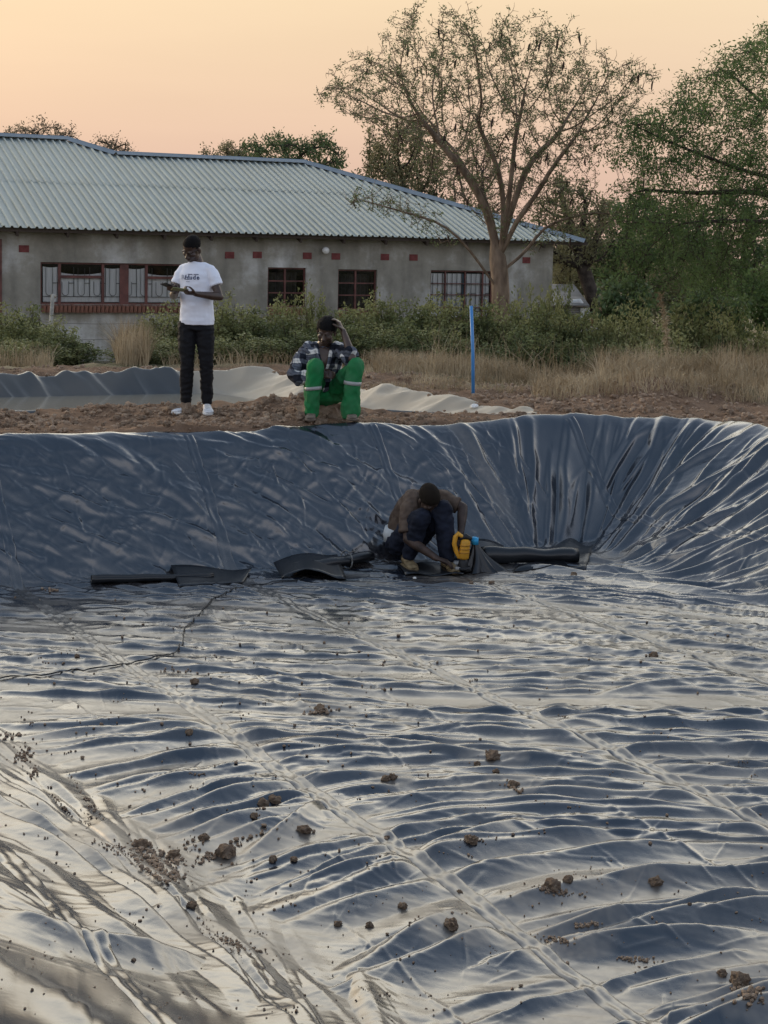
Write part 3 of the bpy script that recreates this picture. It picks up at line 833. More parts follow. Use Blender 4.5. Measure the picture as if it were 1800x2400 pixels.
EAVE = 1.90 - HG                      # height of the underside of the sheets at the eave line y=-0.5
PITCH = 0.361
def win(px0, px1, pyt, pyb):
    a = hit_wall(px0, pyt); c = hit_wall(px0, pyb); d = hit_wall(px1, pyt)
    return a.x, d.x, c.z, a.z
WINS = [win(95, 486, 614, 713), win(628, 718, 626.5, 720), win(793, 884, 631, 726), win(1010, 1157, 633, 748)]
XL, XR, YB = -19.5, 0.0, 10.4
WALL_TOP = EAVE + 0.5 * PITCH - 0.03
# front wall as a grid of blocks round the openings (reveals are real, 0.14 deep)
def front_wall():
    mb = MB()
    xs = sorted({XL, XR} | {w[0] for w in WINS} | {w[1] for w in WINS})
    zs_all = sorted({0.0, WALL_TOP} | {w[2] for w in WINS} | {w[3] for w in WINS})
    for i in range(len(xs) - 1):
        x0, x1 = xs[i], xs[i + 1]
        w = [w for w in WINS if w[0] < (x0 + x1) / 2 < w[1]]
        spans = [(0.0, w[0][2]), (w[0][3], WALL_TOP)] if w else [(0.0, WALL_TOP)]
        for z0, z1 in spans:
            mb.add([(x0, 0, z0), (x1, 0, z0), (x1, 0, z1), (x0, 0, z1)], [(0, 1, 2, 3)])
    for x0, x1, z0, z1 in WINS:
        d = 0.16
        mb.add([(x0, 0, z0), (x0, d, z0), (x0, d, z1), (x0, 0, z1)], [(0, 1, 2, 3)])
        mb.add([(x1, 0, z0), (x1, d, z0), (x1, d, z1), (x1, 0, z1)], [(3, 2, 1, 0)])
        mb.add([(x0, 0, z1), (x1, 0, z1), (x1, d, z1), (x0, d, z1)], [(3, 2, 1, 0)])
        mb.add([(x0, 0, z0), (x1, 0, z0), (x1, d, z0), (x0, d, z0)], [(0, 1, 2, 3)])
    # side, back
    mb.add([(XR, 0, 0), (XR, YB, 0), (XR, YB, WALL_TOP), (XR, 0, WALL_TOP)], [(0, 1, 2, 3)])
    mb.add([(XL, 0, 0), (XL, YB, 0), (XL, YB, WALL_TOP), (XL, 0, WALL_TOP)], [(3, 2, 1, 0)])
    mb.add([(XL, YB, 0), (XR, YB, 0), (XR, YB, WALL_TOP), (XL, YB, WALL_TOP)], [(3, 2, 1, 0)])
    return mb.build('wall', m_plaster, house)
front_wall()
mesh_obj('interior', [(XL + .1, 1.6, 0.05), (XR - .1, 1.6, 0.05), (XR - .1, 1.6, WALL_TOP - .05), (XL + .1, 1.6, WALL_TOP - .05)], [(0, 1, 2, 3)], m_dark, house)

brick_me = MB().box((0, 0, 0), (0.076, 0.20, 0.062)).build('brick', m_brick, None)
brick_mesh = brick_me.data; bpy.data.objects.remove(brick_me)
def sill(x0, x1, zt):
    s = empty('window_sill'); s.parent = house; s.location = (0, 0, 0)
    MB().box(((x0 + x1) / 2, 0.05, zt - 0.075), (x1 - x0, 0.20, 0.12)).build('mortar_bed', m_mortar, s)
    n = int((x1 - x0) / 0.092)
    for i in range(n):
        o = bpy.data.objects.new('brick', brick_mesh); C.objects.link(o); o.parent = s
        o.scale = (1, 1.15, 2.3)
        o.location = (x0 + (i + 0.5) * (x1 - x0) / n, -0.035 + random.uniform(-.006, .006), zt - 0.085 + random.uniform(-.005, .005))
        o.rotation_euler = (R(12), random.uniform(-.02, .02), 0)
def vbar(mb, x, z0, z1, y, r=0.006): mb.box((x, y, (z0 + z1) / 2), (2 * r, 2 * r, z1 - z0))
def hbar(mb, x0, x1, z, y, r=0.006): mb.box(((x0 + x1) / 2, y, z), (x1 - x0, 2 * r, 2 * r))
def loop_bar(mb, x, z0, z1, y, w, flip):
    """long U of bent rod"""
    c = []
    for i in range(7):
        a = math.pi * i / 6
        c.append((x - w * math.cos(a), y, (z0 + w if not flip else z1 - w) + (-1 if not flip else 1) * w * math.sin(a)))
    pts = [(x - w, y, z1 if not flip else z0)] + c + [(x + w, y, z1 if not flip else z0)]
    mb.tube(pts, 0.006, 4)
def window(x0, x1, z0, z1, cols, rows, curtain='net', mullion=None, toplights=()):
    wn_ = empty('window'); wn_.parent = house
    fy = 0.085
    f = MB(); t_ = 0.036
    f.box(((x0 + x1) / 2, fy, z0 + t_ / 2 + .001), (x1 - x0 - .004, 0.05, t_)); f.box(((x0 + x1) / 2, fy, z1 - t_ / 2 - .001), (x1 - x0 - .004, 0.05, t_))
    f.box((x0 + t_ / 2 + .002, fy, (z0 + z1) / 2), (t_, 0.046, z1 - z0 - 2 * t_)); f.box((x1 - t_ / 2 - .002, fy, (z0 + z1) / 2), (t_, 0.046, z1 - z0 - 2 * t_))
    f.build('frame', m_maroon, wn_)
    g = MB()
    for c in cols: g.box((c[0], fy, (z0 + z1) / 2), (c[1], 0.052, z1 - z0 - 2 * t_ - .002))
    for r in rows: g.box(((r[0] + r[1]) / 2, fy, r[2]), (r[1] - r[0], 0.040, r[3]))
    if cols or rows: g.build('glazing_bars', m_maroon, wn_)
    mesh_obj('pane', [(x0 + .03, fy + .008, z0 + .03), (x1 - .03, fy + .008, z0 + .03), (x1 - .03, fy + .008, z1 - .03), (x0 + .03, fy + .008, z1 - .03)], [(0, 1, 2, 3)], m_glass, wn_, smooth=False)
    return wn_
def drape(name, x0, x1, z0, ztop, m, parent, y=0.30, sag=0.0, waves=None):
    n = max(6, int((x1 - x0) / 0.03)); V, Fq = [], []
    for i in range(n + 1):
        u = i / n; x = x0 + (x1 - x0) * u
        yy = y + 0.013 * math.sin(x * 43) + 0.008 * math.sin(x * 91 + 1)
        zt = ztop - sag * (4 * u * (1 - u)) if sag >= 0 else ztop + sag * abs(math.sin(u * 9.0))
        V += [(x, yy, z0), (x, yy * 0.5 + y * 0.5, zt)]
    for i in range(n): Fq.append((2 * i, 2 * i + 2, 2 * i + 3, 2 * i + 1))
    return mesh_obj(name, V, Fq, m, parent)
# 1: the long window left of the standing man
x0, x1, z0, z1 = WINS[0]; W = x1 - x0; H = z1 - z0
xm = hit_wall(293, 660).x
def fx(p): return hit_wall(p, 660).x
cols = [(fx(141), 0.06), (fx(243), 0.06), (xm, 0.20), (fx(345), 0.06), (fx(440), 0.06)]
zt1 = z1 - H * 0.34
w1 = window(x0, x1, z0, z1, cols, [(fx(141), fx(243), zt1, 0.06), (fx(345), fx(440), zt1, 0.06)])
for a, b_, sg in ((fx(104), fx(141), 0.02), (fx(141), fx(243), 0.05), (fx(243), fx(290), 0.03), (fx(296), fx(345), 0.03), (fx(345), fx(440), 0.05), (fx(440), x1 - .05, 0.02)):
    drape('curtain', a, b_, z0 + .05, z1 - (0.10 if b_ - a < 0.75 else 0.22), m_curtain, w1, 0.155, sg)
bb = MB(); yb = 0.122
hbar(bb, x0 + .04, x1 - .04, z0 + 0.17, yb)
k = 0
xx = x0 + 0.22
while xx < x1 - 0.1:
    loop_bar(bb, xx, z0 + 0.19, z1 - (0.42 if k % 2 else 0.12), yb, 0.075, False)
    vbar(bb, xx + 0.19, z0 + 0.17, z1 - 0.10, yb)
    hbar(bb, xx + 0.075, xx + 0.19, z1 - 0.46, yb)
    xx += 0.36; k += 1
bb.build('security_bars', m_bars, w1)
sill(x0, x1, z0)
# 2, 3: the two small windows
for k in (1, 2):
    x0, x1, z0, z1 = WINS[k]
    rows = [(x0 + .05, x1 - .05, z0 + (z1 - z0) * q, 0.030) for q in (0.36, 0.66)]
    w2 = window(x0, x1, z0, z1, [((x0 + x1) / 2 - 0.03, 0.045)], rows)
    bb = MB()
    for xx in np.arange(x0 + 0.13, x1 - 0.05, 0.2): loop_bar(bb, xx, z0 + 0.15, z1 - 0.15, 0.20, 0.055, False)
    hbar(bb, x0 + .04, x1 - .04, z0 + 0.14, 0.20)
    bb.build('security_bars', m_bars, w2)
    drape('curtain', x0 + 0.05, x1 - 0.05, z0 + .05, z1 - .12, mat('dusty_blind', (0.06, 0.055, 0.05), 0.9, 0.1, var=0.3), w2, 0.5)
    sill(x0, x1, z0)
# 4: the wide window by the tree
x0, x1, z0, z1 = WINS[3]; W = x1 - x0; H = z1 - z0
c4 = [(x0 + W * q, 0.032) for q in (0.25, 0.565, 0.85)]
r4 = [(x0 + .05, x1 - .05, z0 + H * q, 0.022) for q in (0.24, 0.50, 0.73)]
w4 = window(x0, x1, z0, z1, c4, r4)
drape('curtain', x0 + .04, x0 + W * 0.53, z0 + .05, z1 - .08, m_curtain, w4, 0.155)
drape('curtain', x0 + W * 0.535, x0 + W * 0.60, z0 + .05, z1 - .08, m_curtain_b, w4, 0.165)
drape('curtain', x0 + W * 0.605, x1 - .04, z0 + .05, z1 - .08, m_curtain, w4, 0.155)
bb = MB()
for i, xx in enumerate(np.arange(x0 + 0.12, x1 - 0.08, 0.135)):
    vbar(bb, xx, z0 + 0.2, z1 - .08, 0.122, 0.005)
    if i % 3 == 1: loop_bar(bb, xx + 0.06, z0 + 0.2, z0 + H * 0.42, 0.124, 0.05, False)
    if i % 3 == 2: hbar(bb, xx, xx + 0.13, z0 + H * 0.53, 0.122)
hbar(bb, x0 + .04, x1 - .04, z0 + 0.19, 0.122)
bb.build('security_bars', m_bars, w4)
sill(x0, x1, z0)
# air bricks high on the wall
def air_brick(px, py):
    p = hit_wall(px, py); a = MB()
    w, h = 0.225, 0.155
    a.box((p.x, -0.004, p.z), (w, 0.012, h))
    for i in range(3):
        for j in range(5):
            pass
    for j in range(4): a.box((p.x, -0.016, p.z - h / 2 + (j + 0.5) * h / 4), (w - .02, 0.014, h / 4 * 0.55))
    a.build('air_brick', m_airb, house)
for px, py in ((56, 583), (538, 598), (603, 597.5), (720, 599.5), (787, 601), (902, 602.5), (969, 603.5), (1233.5, 610)): air_brick(px, py)
# round bulkhead light
p = hit_wall(759, 587)
m_globe = mat('white_glass_globe', (0.78, 0.77, 0.74), 0.25, 0.5)
lamp = MB().ell((p.x, -0.12, p.z), (0.088, 0.088, 0.088), None, 16, 10).build('wall_lamp', m_globe, house, True)
MB().tube([(p.x, 0, p.z), (p.x, -0.05, p.z)], 0.05, 12).build('lamp_base', mat('grey_fitting', (0.3, 0.3, 0.3), 0.6), lamp)
# maroon door post at the far left and a short pipe low on the wall
p0, p1 = hit_wall(1, 560), hit_wall(1, 760)
MB().box((p0.x - 0.03, -0.03, p0.z / 2), (0.10, 0.05, p0.z)).build('door_frame', m_maroon, house)
pa, pb = hit_wall(535, 737), hit_wall(578, 738)
MB().tube([(pa.x, -0.03, pa.z), (pb.x, -0.03, pb.z)], 0.018, 6).build('pipe', m_bars, house)

# roof: profiled steel sheets, two courses, each sheet its own piece
m_roof = mat('galvanised_sheet', (0.18, 0.205, 0.188), 0.45, 0.5, metal=0.4, var_col=(0.275, 0.305, 0.285), vscale=1.6, stretch=(2.5, 0.5, 0.5), rvar=0.12)
m_cap = mat('ridge_flashing', (0.20, 0.23, 0.25), 0.5, 0.5, metal=0.3, var=0.12, vscale=2)
m_timber = mat('eave_timber', (0.06, 0.045, 0.035), 0.85)
RIB = 0.1775; NR = 4; COVER = RIB * NR
HIP = 5.48
def ymax(x):
    """where the front slope ends: hip on the right, low ridge, valley hip, high ridge"""
    y = min(HIP - 0.5, (0.6 - x) - 0.5)
    hi = min(6.05, 4.98 + (-10.1 - x))
    if x < -10.1: y = max(4.98, hi)
    return y
YLAP = 2.55
def roof_z(y): return EAVE + (y + 0.5) * PITCH
prof = [(0.0, 0.0), (0.085, 0.0), (0.105, 0.038), (0.140, 0.038), (0.160, 0.0)]
def sheet(x0, ya, yb_fn, lift):
    V, Fq = [], []
    pts = []
    for r in range(NR):
        for dx, dz in prof: pts.append((x0 + r * RIB + dx, dz))
    pts.append((x0 + COVER + 0.03, 0.0))
    pts = [(min(x, 0.6), z) for x, z in pts]
    rows = 4
    k = 0
    for x, dz in pts:
        yt = yb_fn(x)
        yt = max(yt, ya)
        for i in range(rows):
            y = ya + (yt - ya) * i / (rows - 1)
            V.append((x, y, roof_z(y) + dz + lift + 0.003 * math.sin(x * 2.1 + y)))
    for i in range(len(pts) - 1):
        if max(yb_fn(pts[i][0]), yb_fn(pts[i + 1][0])) <= ya + 0.01: continue
        for j in range(rows - 1):
            a = i * rows + j
            Fq.append((a, a + rows, a + rows + 1, a + 1))
    if Fq:
        o = mesh_obj('roof_sheet', V, Fq, m_roof, house, smooth=False)
x = 0.6 - COVER
i = 0
while x > XL - 0.6:
    j = random.uniform(-0.004, 0.004)
    sheet(x, -0.50 + random.uniform(-.012, .012), lambda q: min(ymax(q), YLAP + 0.12), 0.0)
    sheet(x, YLAP + random.uniform(-.01, .01), ymax, 0.007 + j * .6)
    x -= COVER; i += 1
# hip end, back slopes
rb = MB()
rz = roof_z(HIP - 0.5)
rb.add([(0.6, -0.5, EAVE), (0.6, 2 * HIP - 0.5, EAVE), (0.6 - HIP, HIP - 0.5, rz)], [(0, 1, 2)])
zh = roof_z(6.05)
rb.add([(0.6, 2 * HIP - 0.5, EAVE), (XL - 0.6, 2 * HIP - 0.5, EAVE), (XL - 0.6, HIP - 0.5, rz - 0.02), (0.6 - HIP, HIP - 0.5, rz - 0.02)], [(0, 1, 2, 3)])
rb.add([(-10.1, 4.98, roof_z(4.98) - 0.01), (-11.1, 6.05, zh - 0.01), (-10.1, 7.1, roof_z(4.98) - 0.01)], [(0, 1, 2)])
rb.add([(-11.1, 6.05, zh - 0.01), (XL - 0.6, 6.05, zh - 0.01), (XL - 0.6, 12.6, EAVE), (-11.1, 12.6, EAVE)], [(3, 2, 1, 0)])
rb.build('back_roof', m_roof, house)
def cap(a, c, w=0.16, name='ridge_cap'):
    a, c = Vector(a), Vector(c); mb = MB()
    n = max(1, int((c - a).length / 1.8))
    for i in range(n):
        p, q = a + (c - a) * (i / n), a + (c - a) * ((i + 1.02) / n)
        d = (q - p).normalized(); s = d.cross(Vector((0, 0, 1))).normalized()
        m_ = MB()
        dz = Vector((0, 0, 0.004 * (i % 2)))
        cs = [-s * w - Vector((0, 0, w * 0.33)), -s * 0.035 + Vector((0, 0, 0.02)), Vector((0, 0, 0.045)), s * 0.035 + Vector((0, 0, 0.02)), s * w - Vector((0, 0, w * 0.33))]
        V_ = [p + e + dz for e in cs] + [q + e + dz for e in cs]
        m_.add(V_, [(j, j + 1, j + 6, j + 5) for j in range(4)])
        m_.build(name, m_cap, house)
UP = Vector((0, 0, 0.065))
cap(Vector((-10.1, 4.98, roof_z(4.98))) + UP, Vector((0.6 - HIP, 4.98, rz)) + UP)
cap(Vector((XL - 0.6, 6.05, zh)) + UP, Vector((-11.1, 6.05, zh)) + UP)
cap(Vector((-11.1, 6.05, zh)) + UP, Vector((-10.1, 4.98, roof_z(4.98))) + UP)
cap(Vector((0.6 - HIP, 4.98, rz)) + UP, Vector((0.6, -0.5, EAVE)) + UP * 0.7, 0.17, 'hip_cap')
# timber under the sheets: purlin and rafter ends, closing the shadow gap
tb = MB()
tb.box(((XL + 0.55) / 2, -0.38, EAVE - 0.045), (abs(XL) + 1.0, 0.05, 0.07))
for xx in np.arange(XL + 0.3, 0.4, 1.1): tb.box((xx, -0.2, EAVE - 0.06), (0.05, 0.44, 0.10), (math.atan(PITCH), 0, 0))
tb.build('eave_timbers', m_timber, house)
# ------------------------------------------------------------------ trees and plants
m_bark = mat('acacia_bark', (0.13, 0.092, 0.066), 0.9, 0.15, var_col=(0.27, 0.20, 0.145), vscale=9, stretch=(1, 1, 0.35), bump=0.9, bscale=22)
m_bark_d = mat('dark_bark', (0.06, 0.048, 0.04), 0.9, 0.1, var=0.4, vscale=6, bump=0.6)
m_pod = mat('dry_seed_pod', (0.055, 0.035, 0.025), 0.7, 0.2)
m_leaf_main = leafmat('sparse_acacia_leaf', (0.090, 0.125, 0.055), (0.17, 0.205, 0.095), 2.5, tr=0.4)
m_leaf_green = leafmat('feathery_green_leaf', (0.062, 0.108, 0.036), (0.160, 0.225, 0.080), 1.3, tr=0.45)
m_leaf_olive = leafmat('olive_leaf', (0.119, 0.123, 0.063), (0.224, 0.203, 0.105), 1.0, tr=0.38)
m_leaf_dark = leafmat('dark_green_leaf', (0.057, 0.090, 0.039), (0.128, 0.173, 0.068), 1.6, tr=0.35)
m_leaf_brown = leafmat('dry_twig_leaf', (0.143, 0.117, 0.078), (0.234, 0.195, 0.124), 1.0, tr=0.35)
m_leaf_yel = leafmat('young_yellow_green_leaf', (0.10, 0.15, 0.035), (0.20, 0.25, 0.07), 2.0)
m_leaf_hedge = leafmat('hedge_leaf', (0.105, 0.121, 0.044), (0.307, 0.307, 0.135), 3.2)
m_leaf_hedge2 = leafmat('hedge_leaf_dark', (0.066, 0.086, 0.036), (0.198, 0.216, 0.084), 3.0)

def leaf_quads(P, s0, s1, rng, droop=0.0, narrow=0.45, outward=None):
    """one rhombus leaf (or leaf spray) at each point"""
    n = len(P)
    d = rng.normal(size=(n, 3))
    if outward is not None: d = d * 0.7 + outward
    d[:, 2] -= droop
    d /= np.linalg.norm(d, axis=1, keepdims=True) + 1e-9
    w = np.cross(d, rng.normal(size=(n, 3))); w /= np.linalg.norm(w, axis=1, keepdims=True) + 1e-9
    s = rng.uniform(s0, s1, (n, 1))
    V = np.stack([P, P + d * s * 0.5 + w * s * narrow * 0.5, P + d * s, P + d * s * 0.5 - w * s * narrow * 0.5], 1)
    return V.reshape(-1, 3), np.arange(n * 4).reshape(n, 4)

def colonize(starts, attr, step, infl, kill, iters=90, up=0.1, rng=random):
    """space colonisation; starts = list of (points chain, parent index or None). Returns positions and parents"""
    pos, par = [], []
    for chain, attach in starts:
        prev = attach
        for p in chain:
            pos.append(Vector(p)); par.append(prev); prev = len(pos) - 1
    A = [Vector(a) for a in attr]
    alive = list(range(len(A)))
    for it in range(iters):
        kd = KDTree(len(pos))
        for i, p in enumerate(pos): kd.insert(p, i)
        kd.balance()
        pull = {}
        nxt = []
        for a in alive:
            co, i, d = kd.find(A[a])
            if d < kill: continue
            nxt.append(a)
            if d < infl: pull.setdefault(i, []).append((A[a] - co).normalized())
        alive = nxt
        if not pull or not alive: break
        for i, ds in pull.items():
            v = sum(ds, Vector()) / len(ds) + Vector((rng.uniform(-.25, .25), rng.uniform(-.25, .25), rng.uniform(-.2, .2) + up))
            if v.length < 1e-3: continue
            q = pos[i] + v.normalized() * step
            pos.append(q); par.append(i)
    return pos, par
def skeleton_mesh(pos, par, r_tip, expo, r_trunk, min_r=0.0):
    n = len(pos); ch = [[] for _ in range(n)]
    for i, p in enumerate(par):
        if p is not None: ch[p].append(i)
    rad = [0.0] * n
    order = sorted(range(n), key=lambda i: -i)
    # children always have a higher index than parents
    for i in order:
        rad[i] = r_tip if not ch[i] else max(r_tip, sum(rad[c] ** expo for c in ch[i]) ** (1 / expo))
    sc = r_trunk / max(rad)
    rad = [max(r_tip * 0.8, r * (sc if r * sc < r_trunk * 2 else 1)) if True else r for r in rad]
    mb = MB()
    roots = [i for i in range(n) if par[i] is None]
    stack = [(r, None) for r in roots]
    tips = []
    while stack:
        i, frm = stack.pop()
        chain = [] if frm is None else [pos[frm]]
        rr = [] if frm is None else [min(rad[frm], rad[i] * 1.25)]
        while True:
            chain.append(pos[i]); rr.append(rad[i])
            if not ch[i]: tips.append((i, (chain[-1] - chain[-2]).normalized() if len(chain) > 1 else Vector((0, 0, 1)))); break
            c = sorted(ch[i], key=lambda q: -rad[q])
            for o_ in c[1:]: stack.append((o_, i))
            i = c[0]
        if len(chain) < 2: continue
        # relax
        for _ in range(2):
            chain = [chain[0]] + [(chain[k - 1] + chain[k] * 2 + chain[k + 1]) / 4 for k in range(1, len(chain) - 1)] + [chain[-1]]
        mx = max(rr)
        mb.tube(chain, rr, 8 if mx > 0.05 else (5 if mx > 0.018 else 3), cap=False)
    return mb, rad, ch, tips
def in_poly(x, y, P):
    c = False; j = len(P) - 1
    for i in range(len(P)):
        if (P[i][1] > y) != (P[j][1] > y) and x < (P[j][0] - P[i][0]) * (y - P[i][1]) / (P[j][1] - P[i][1]) + P[i][0]: c = not c
        j = i
    return c
def poly_points(P, n, D, depth, rng, edge=0.5):
    xs = [p[0] for p in P]; ys = [p[1] for p in P]; o = []
    cx, cy = sum(xs) / len(xs), sum(ys) / len(ys)
    while len(o) < n:
        x, y = rng.uniform(min(xs), max(xs)), rng.uniform(min(ys), max(ys))
        if in_poly(x, y, P):
            q = min(1, math.hypot((x - cx) / (max(xs) - min(xs)) * 2, (y - cy) / (max(ys) - min(ys)) * 2))
            dd = depth * math.sqrt(max(0.08, 1 - q * q)) * rng.uniform(-1, 1)
            o.append(atD(x, y, D) + Vector((0, dd, 0)))
    return o
def bark_and_crown(root, pos, par, r_tip, expo, r_trunk, bark, leafm, per_tip, s0, s1, spread, rng, droop=0.0, thin=0.02, twig=0.12, narrow=0.45, skip=0.42):
    mb, rad, ch, tips = skeleton_mesh(pos, par, r_tip, expo, r_trunk)
    # zigzag twigs with leaf sprays on every thin branch
    LP = []
    rr = random.Random(int(rng.integers(1 << 30)))
    src = [i for i in range(len(pos)) if rad[i] < thin]
    for i in src:
        p = pos[i]
        for _ in range(2 if twig else 0):
            d = Vector((rr.gauss(0, 1), rr.gauss(0, 1), rr.gauss(0.25 - droop * 0.6, 0.8))).normalized()
            L = twig * rr.uniform(0.5, 1.3)
            q1 = p + d * L * 0.5 + Vector((rr.gauss(0, .1), rr.gauss(0, .1), rr.gauss(0, .1))) * L
            q2 = q1 + (d + Vector((rr.gauss(0, .4), rr.gauss(0, .4), rr.gauss(0, .4) - droop * .4))).normalized() * L * 0.5
            mb.tube([p, q1, q2], [r_tip * 0.8, r_tip * 0.6, r_tip * 0.4], 3, cap=False)
            if rr.random() < skip: continue
            for _k in range(int(per_tip * 1.7)):
                t_ = rr.random(); b_ = q1.lerp(q2, t_) if rr.random() < 0.6 else p.lerp(q1, t_)
                LP.append((b_.x + rr.gauss(0, spread), b_.y + rr.gauss(0, spread), b_.z + rr.gauss(0, spread)))
    M = root.matrix_world if False else Matrix.Translation(root.location)
    inv = M.inverted()
    mb.V = [inv @ v for v in mb.V]
    mb.build('trunk', bark, root, True)
    P = np.array(LP) - np.array(root.location)
    Vv, Qq = leaf_quads(P, s0, s1, rng, droop, narrow)
    np_mesh('crown', Vv, Qq, leafm, root, False)
    return LP, tips, rad

# --- the vase-shaped acacia in front of the house
def Z2(x, y): return 700 + x / 1.508, y / 1.508
TD = 27.0
bx = atD(1172, 800, TD)
tb_ = Vector((bx.x, TD, gz(bx.x, TD) - 0.05))
acacia = empty('acacia_tree', tb_, 0, 'tall bare-branched acacia with dangling pods in front of the house', 'tree')
trunk_px = [(1172, 905), (1170, 850), (1172, 800), (1174, 740), (1174, 690), (1172, 640), (1170, 600)]
chain = [atD(px, py, TD) for px, py in trunk_px]
starts = [(chain, None)]
tn = len(chain)
limbs = [
    ([(690, 865), (660, 740), (600, 640), (530, 540), (450, 450), (370, 390), (280, 340), (180, 290), (110, 250)], -0.6, tn - 1),
    ([(700, 850), (690, 760), (640, 650), (560, 540), (520, 430), (515, 330), (560, 260), (620, 200)], 1.2, tn - 1),
    ([(715, 850), (740, 720), (760, 560), (772, 420), (775, 310), (840, 250), (900, 200)], -0.3, tn - 1),
    ([(725, 850), (760, 700), (830, 560), (930, 460), (1010, 390), (1100, 340), (1200, 300)], 0.8, tn - 1),
    ([(730, 860), (800, 740), (870, 620), (930, 530), (985, 430), (1060, 370), (1130, 320)], -1.3, tn - 1),
    ([(720, 850), (725, 700), (690, 560), (620, 450), (560, 360), (480, 300), (440, 200), (420, 110)], -1.2, tn - 1),
    ([(690, 985), (640, 955), (605, 890), (560, 830), (480, 780), (370, 740), (260, 720), (190, 712)], -1.0, tn - 3),
    ([(738, 950), (790, 905), (870, 800), (960, 760), (1080, 740), (1170, 765)], 0.6, tn - 2),
    ([(735, 850), (770, 790), (850, 700), (960, 610), (1060, 570), (1140, 590)], 0.9, tn - 1),
    ([(705, 850), (650, 780), (590, 700), (500, 600), (420, 530), (330, 490)], 1.3, tn - 1),
]
rl = random.Random(4)
for pts, dep, att in limbs:
    n_full = len(pts); pts = pts[:max(3, int(len(pts) * 0.62))] if att == tn - 1 else pts
    n = len(pts); c_ = []; dep = dep * n / n_full
    for i, (x, y) in enumerate(pts):
        px, py = Z2(x, y)
        c_.append(atD(px, py, TD) + Vector((rl.gauss(0, .03), dep * (i + 1) / n, rl.gauss(0, .03))))
    dense = []
    prev = chain[att]
    for q in c_:
        k = max(1, int((q - prev).length / 0.22))
        dense += [prev.lerp(q, (j + 1) / k) + Vector((rl.gauss(0, .030), rl.gauss(0, .030), rl.gauss(0, .030))) for j in range(k)]
        prev = q
    starts.append((dense, att))
crown_px = [(735, 205), (800, 150), (880, 130), (915, 60), (925, 25), (985, 15), (1000, 60), (1040, 40), (1090, 30), (1110, 70), (1150, 45), (1200, 42), (1230, 70), (1280, 60), (1330, 90), (1390, 150), (1450, 150), (1520, 140), (1545, 185), (1500, 260), (1440, 340), (1410, 420), (1330, 500), (1250, 520), (1170, 560), (1090, 470), (1000, 400), (900, 320), (800, 270), (740, 240)]
low_left = [(800, 440), (900, 430), (1040, 500), (1080, 560), (1040, 590), (960, 540), (860, 510), (800, 480)]
low_right = [(1240, 540), (1330, 480), (1440, 470), (1490, 500), (1440, 540), (1330, 570), (1260, 590)]
rl2 = random.Random(8)
attr = poly_points(crown_px, 2600, TD, 2.3, rl2) + poly_points(low_left, 190, TD - 0.7, 0.6, rl2) + poly_points(low_right, 190, TD + 0.4, 0.6, rl2)
pos, par = colonize(starts, attr, 0.12, 1.2, 0.15, 70, 0.12, rl2)
rngT = np.random.default_rng(21)
LP, tips, rad = bark_and_crown(acacia, pos, par, 0.006, 1.66, 0.158, m_bark, m_leaf_main, 5, 0.028, 0.060, 0.024, rngT, 0.0, 0.014, 0.15, 0.45, 0.42)
# pods hang on short stalks from the outer twigs
pod = MB().tube([(0, 0, 0), (0.004, 0, -0.02), (0.012, 0, -0.06), (0.010, 0, -0.11), (0.0, 0, -0.15)], [0.003, 0.012, 0.020, 0.015, 0.003], 5, (1, 0.45))
pod_me = None
cand = [p for p in LP if p[2] < 5.4]
for k in range(90):
    p = rl2.choice(cand)
    loc = Vector(p) - tb_
    if pod_me is None:
        o = pod.build('seed_pod', m_pod, acacia, True); pod_me = o
    else: o = share('seed_pod', pod_me, acacia)
    o.location = loc; o.rotation_euler = (rl2.gauss(0, .2), rl2.gauss(0, .2), rl2.uniform(0, 6.28)); o.scale = (1.1, 1.1, rl2.uniform(0.9, 1.5))

# --- the feathery green tree on the right
GD = 25.0
gb = Vector((8.4, GD + 1.0, gz(8.4, GD + 1) - 0.05))
green = empty('green_tree', gb, 0, 'dense feathery green tree reaching in from the right edge', 'tree')
gchain = [gb, gb + Vector((-.05, 0, .7)), gb + Vector((-.1, -.1, 1.4)), gb + Vector((-.15, -.1, 2.0))]
starts = [(gchain, None)]
for pts, dep in (([(2010, 470), (1900, 440), (1800, 420), (1700, 395), (1600, 360), (1520, 330), (1460, 300)], -0.8),
                 ([(2010, 440), (1900, 330), (1800, 240), (1740, 180), (1700, 140)], 0.5),
                 ([(2010, 480), (1900, 480), (1780, 450), (1660, 450), (1560, 445), (1490, 440)], 0.8),
                 ([(2040, 420), (1980, 250), (1930, 100)], -0.3),
                 ([(2020, 500), (1880, 530), (1740, 520), (1620, 525), (1500, 530)], -1.4),
                 ([(2060, 440), (2130, 300), (2200, 200)], 0.2)):
    dense = []; prev = gchain[-1]
    for i, (px, py) in enumerate(pts):
        q = atD(px, py, GD) + Vector((0, dep * (i + 1) / len(pts), 0))
        k = max(1, int((q - prev).length / 0.25)); dense += [prev.lerp(q, (j + 1) / k) + Vector((rl.gauss(0, .02), rl.gauss(0, .02), rl.gauss(0, .02))) for j in range(k)]
        prev = q
    starts.append((dense, 3))
gp = [(1860, 20), (1800, 60), (1775, 70), (1740, 100), (1690, 115), (1640, 170), (1590, 175), (1545, 230), (1475, 270), (1440, 330), (1440, 390), (1490, 420), (1455, 470), (1435, 560), (1440, 640), (1500, 690), (1620, 700), (1800, 700), (2060, 690), (2160, 420), (2120, 180), (2000, 20)]
rl3 = random.Random(15)
attr = poly_points(gp, 1700, GD, 2.4, rl3)
pos, par = colonize(starts, attr, 0.14, 1.4, 0.18, 60, -0.05, rl3)
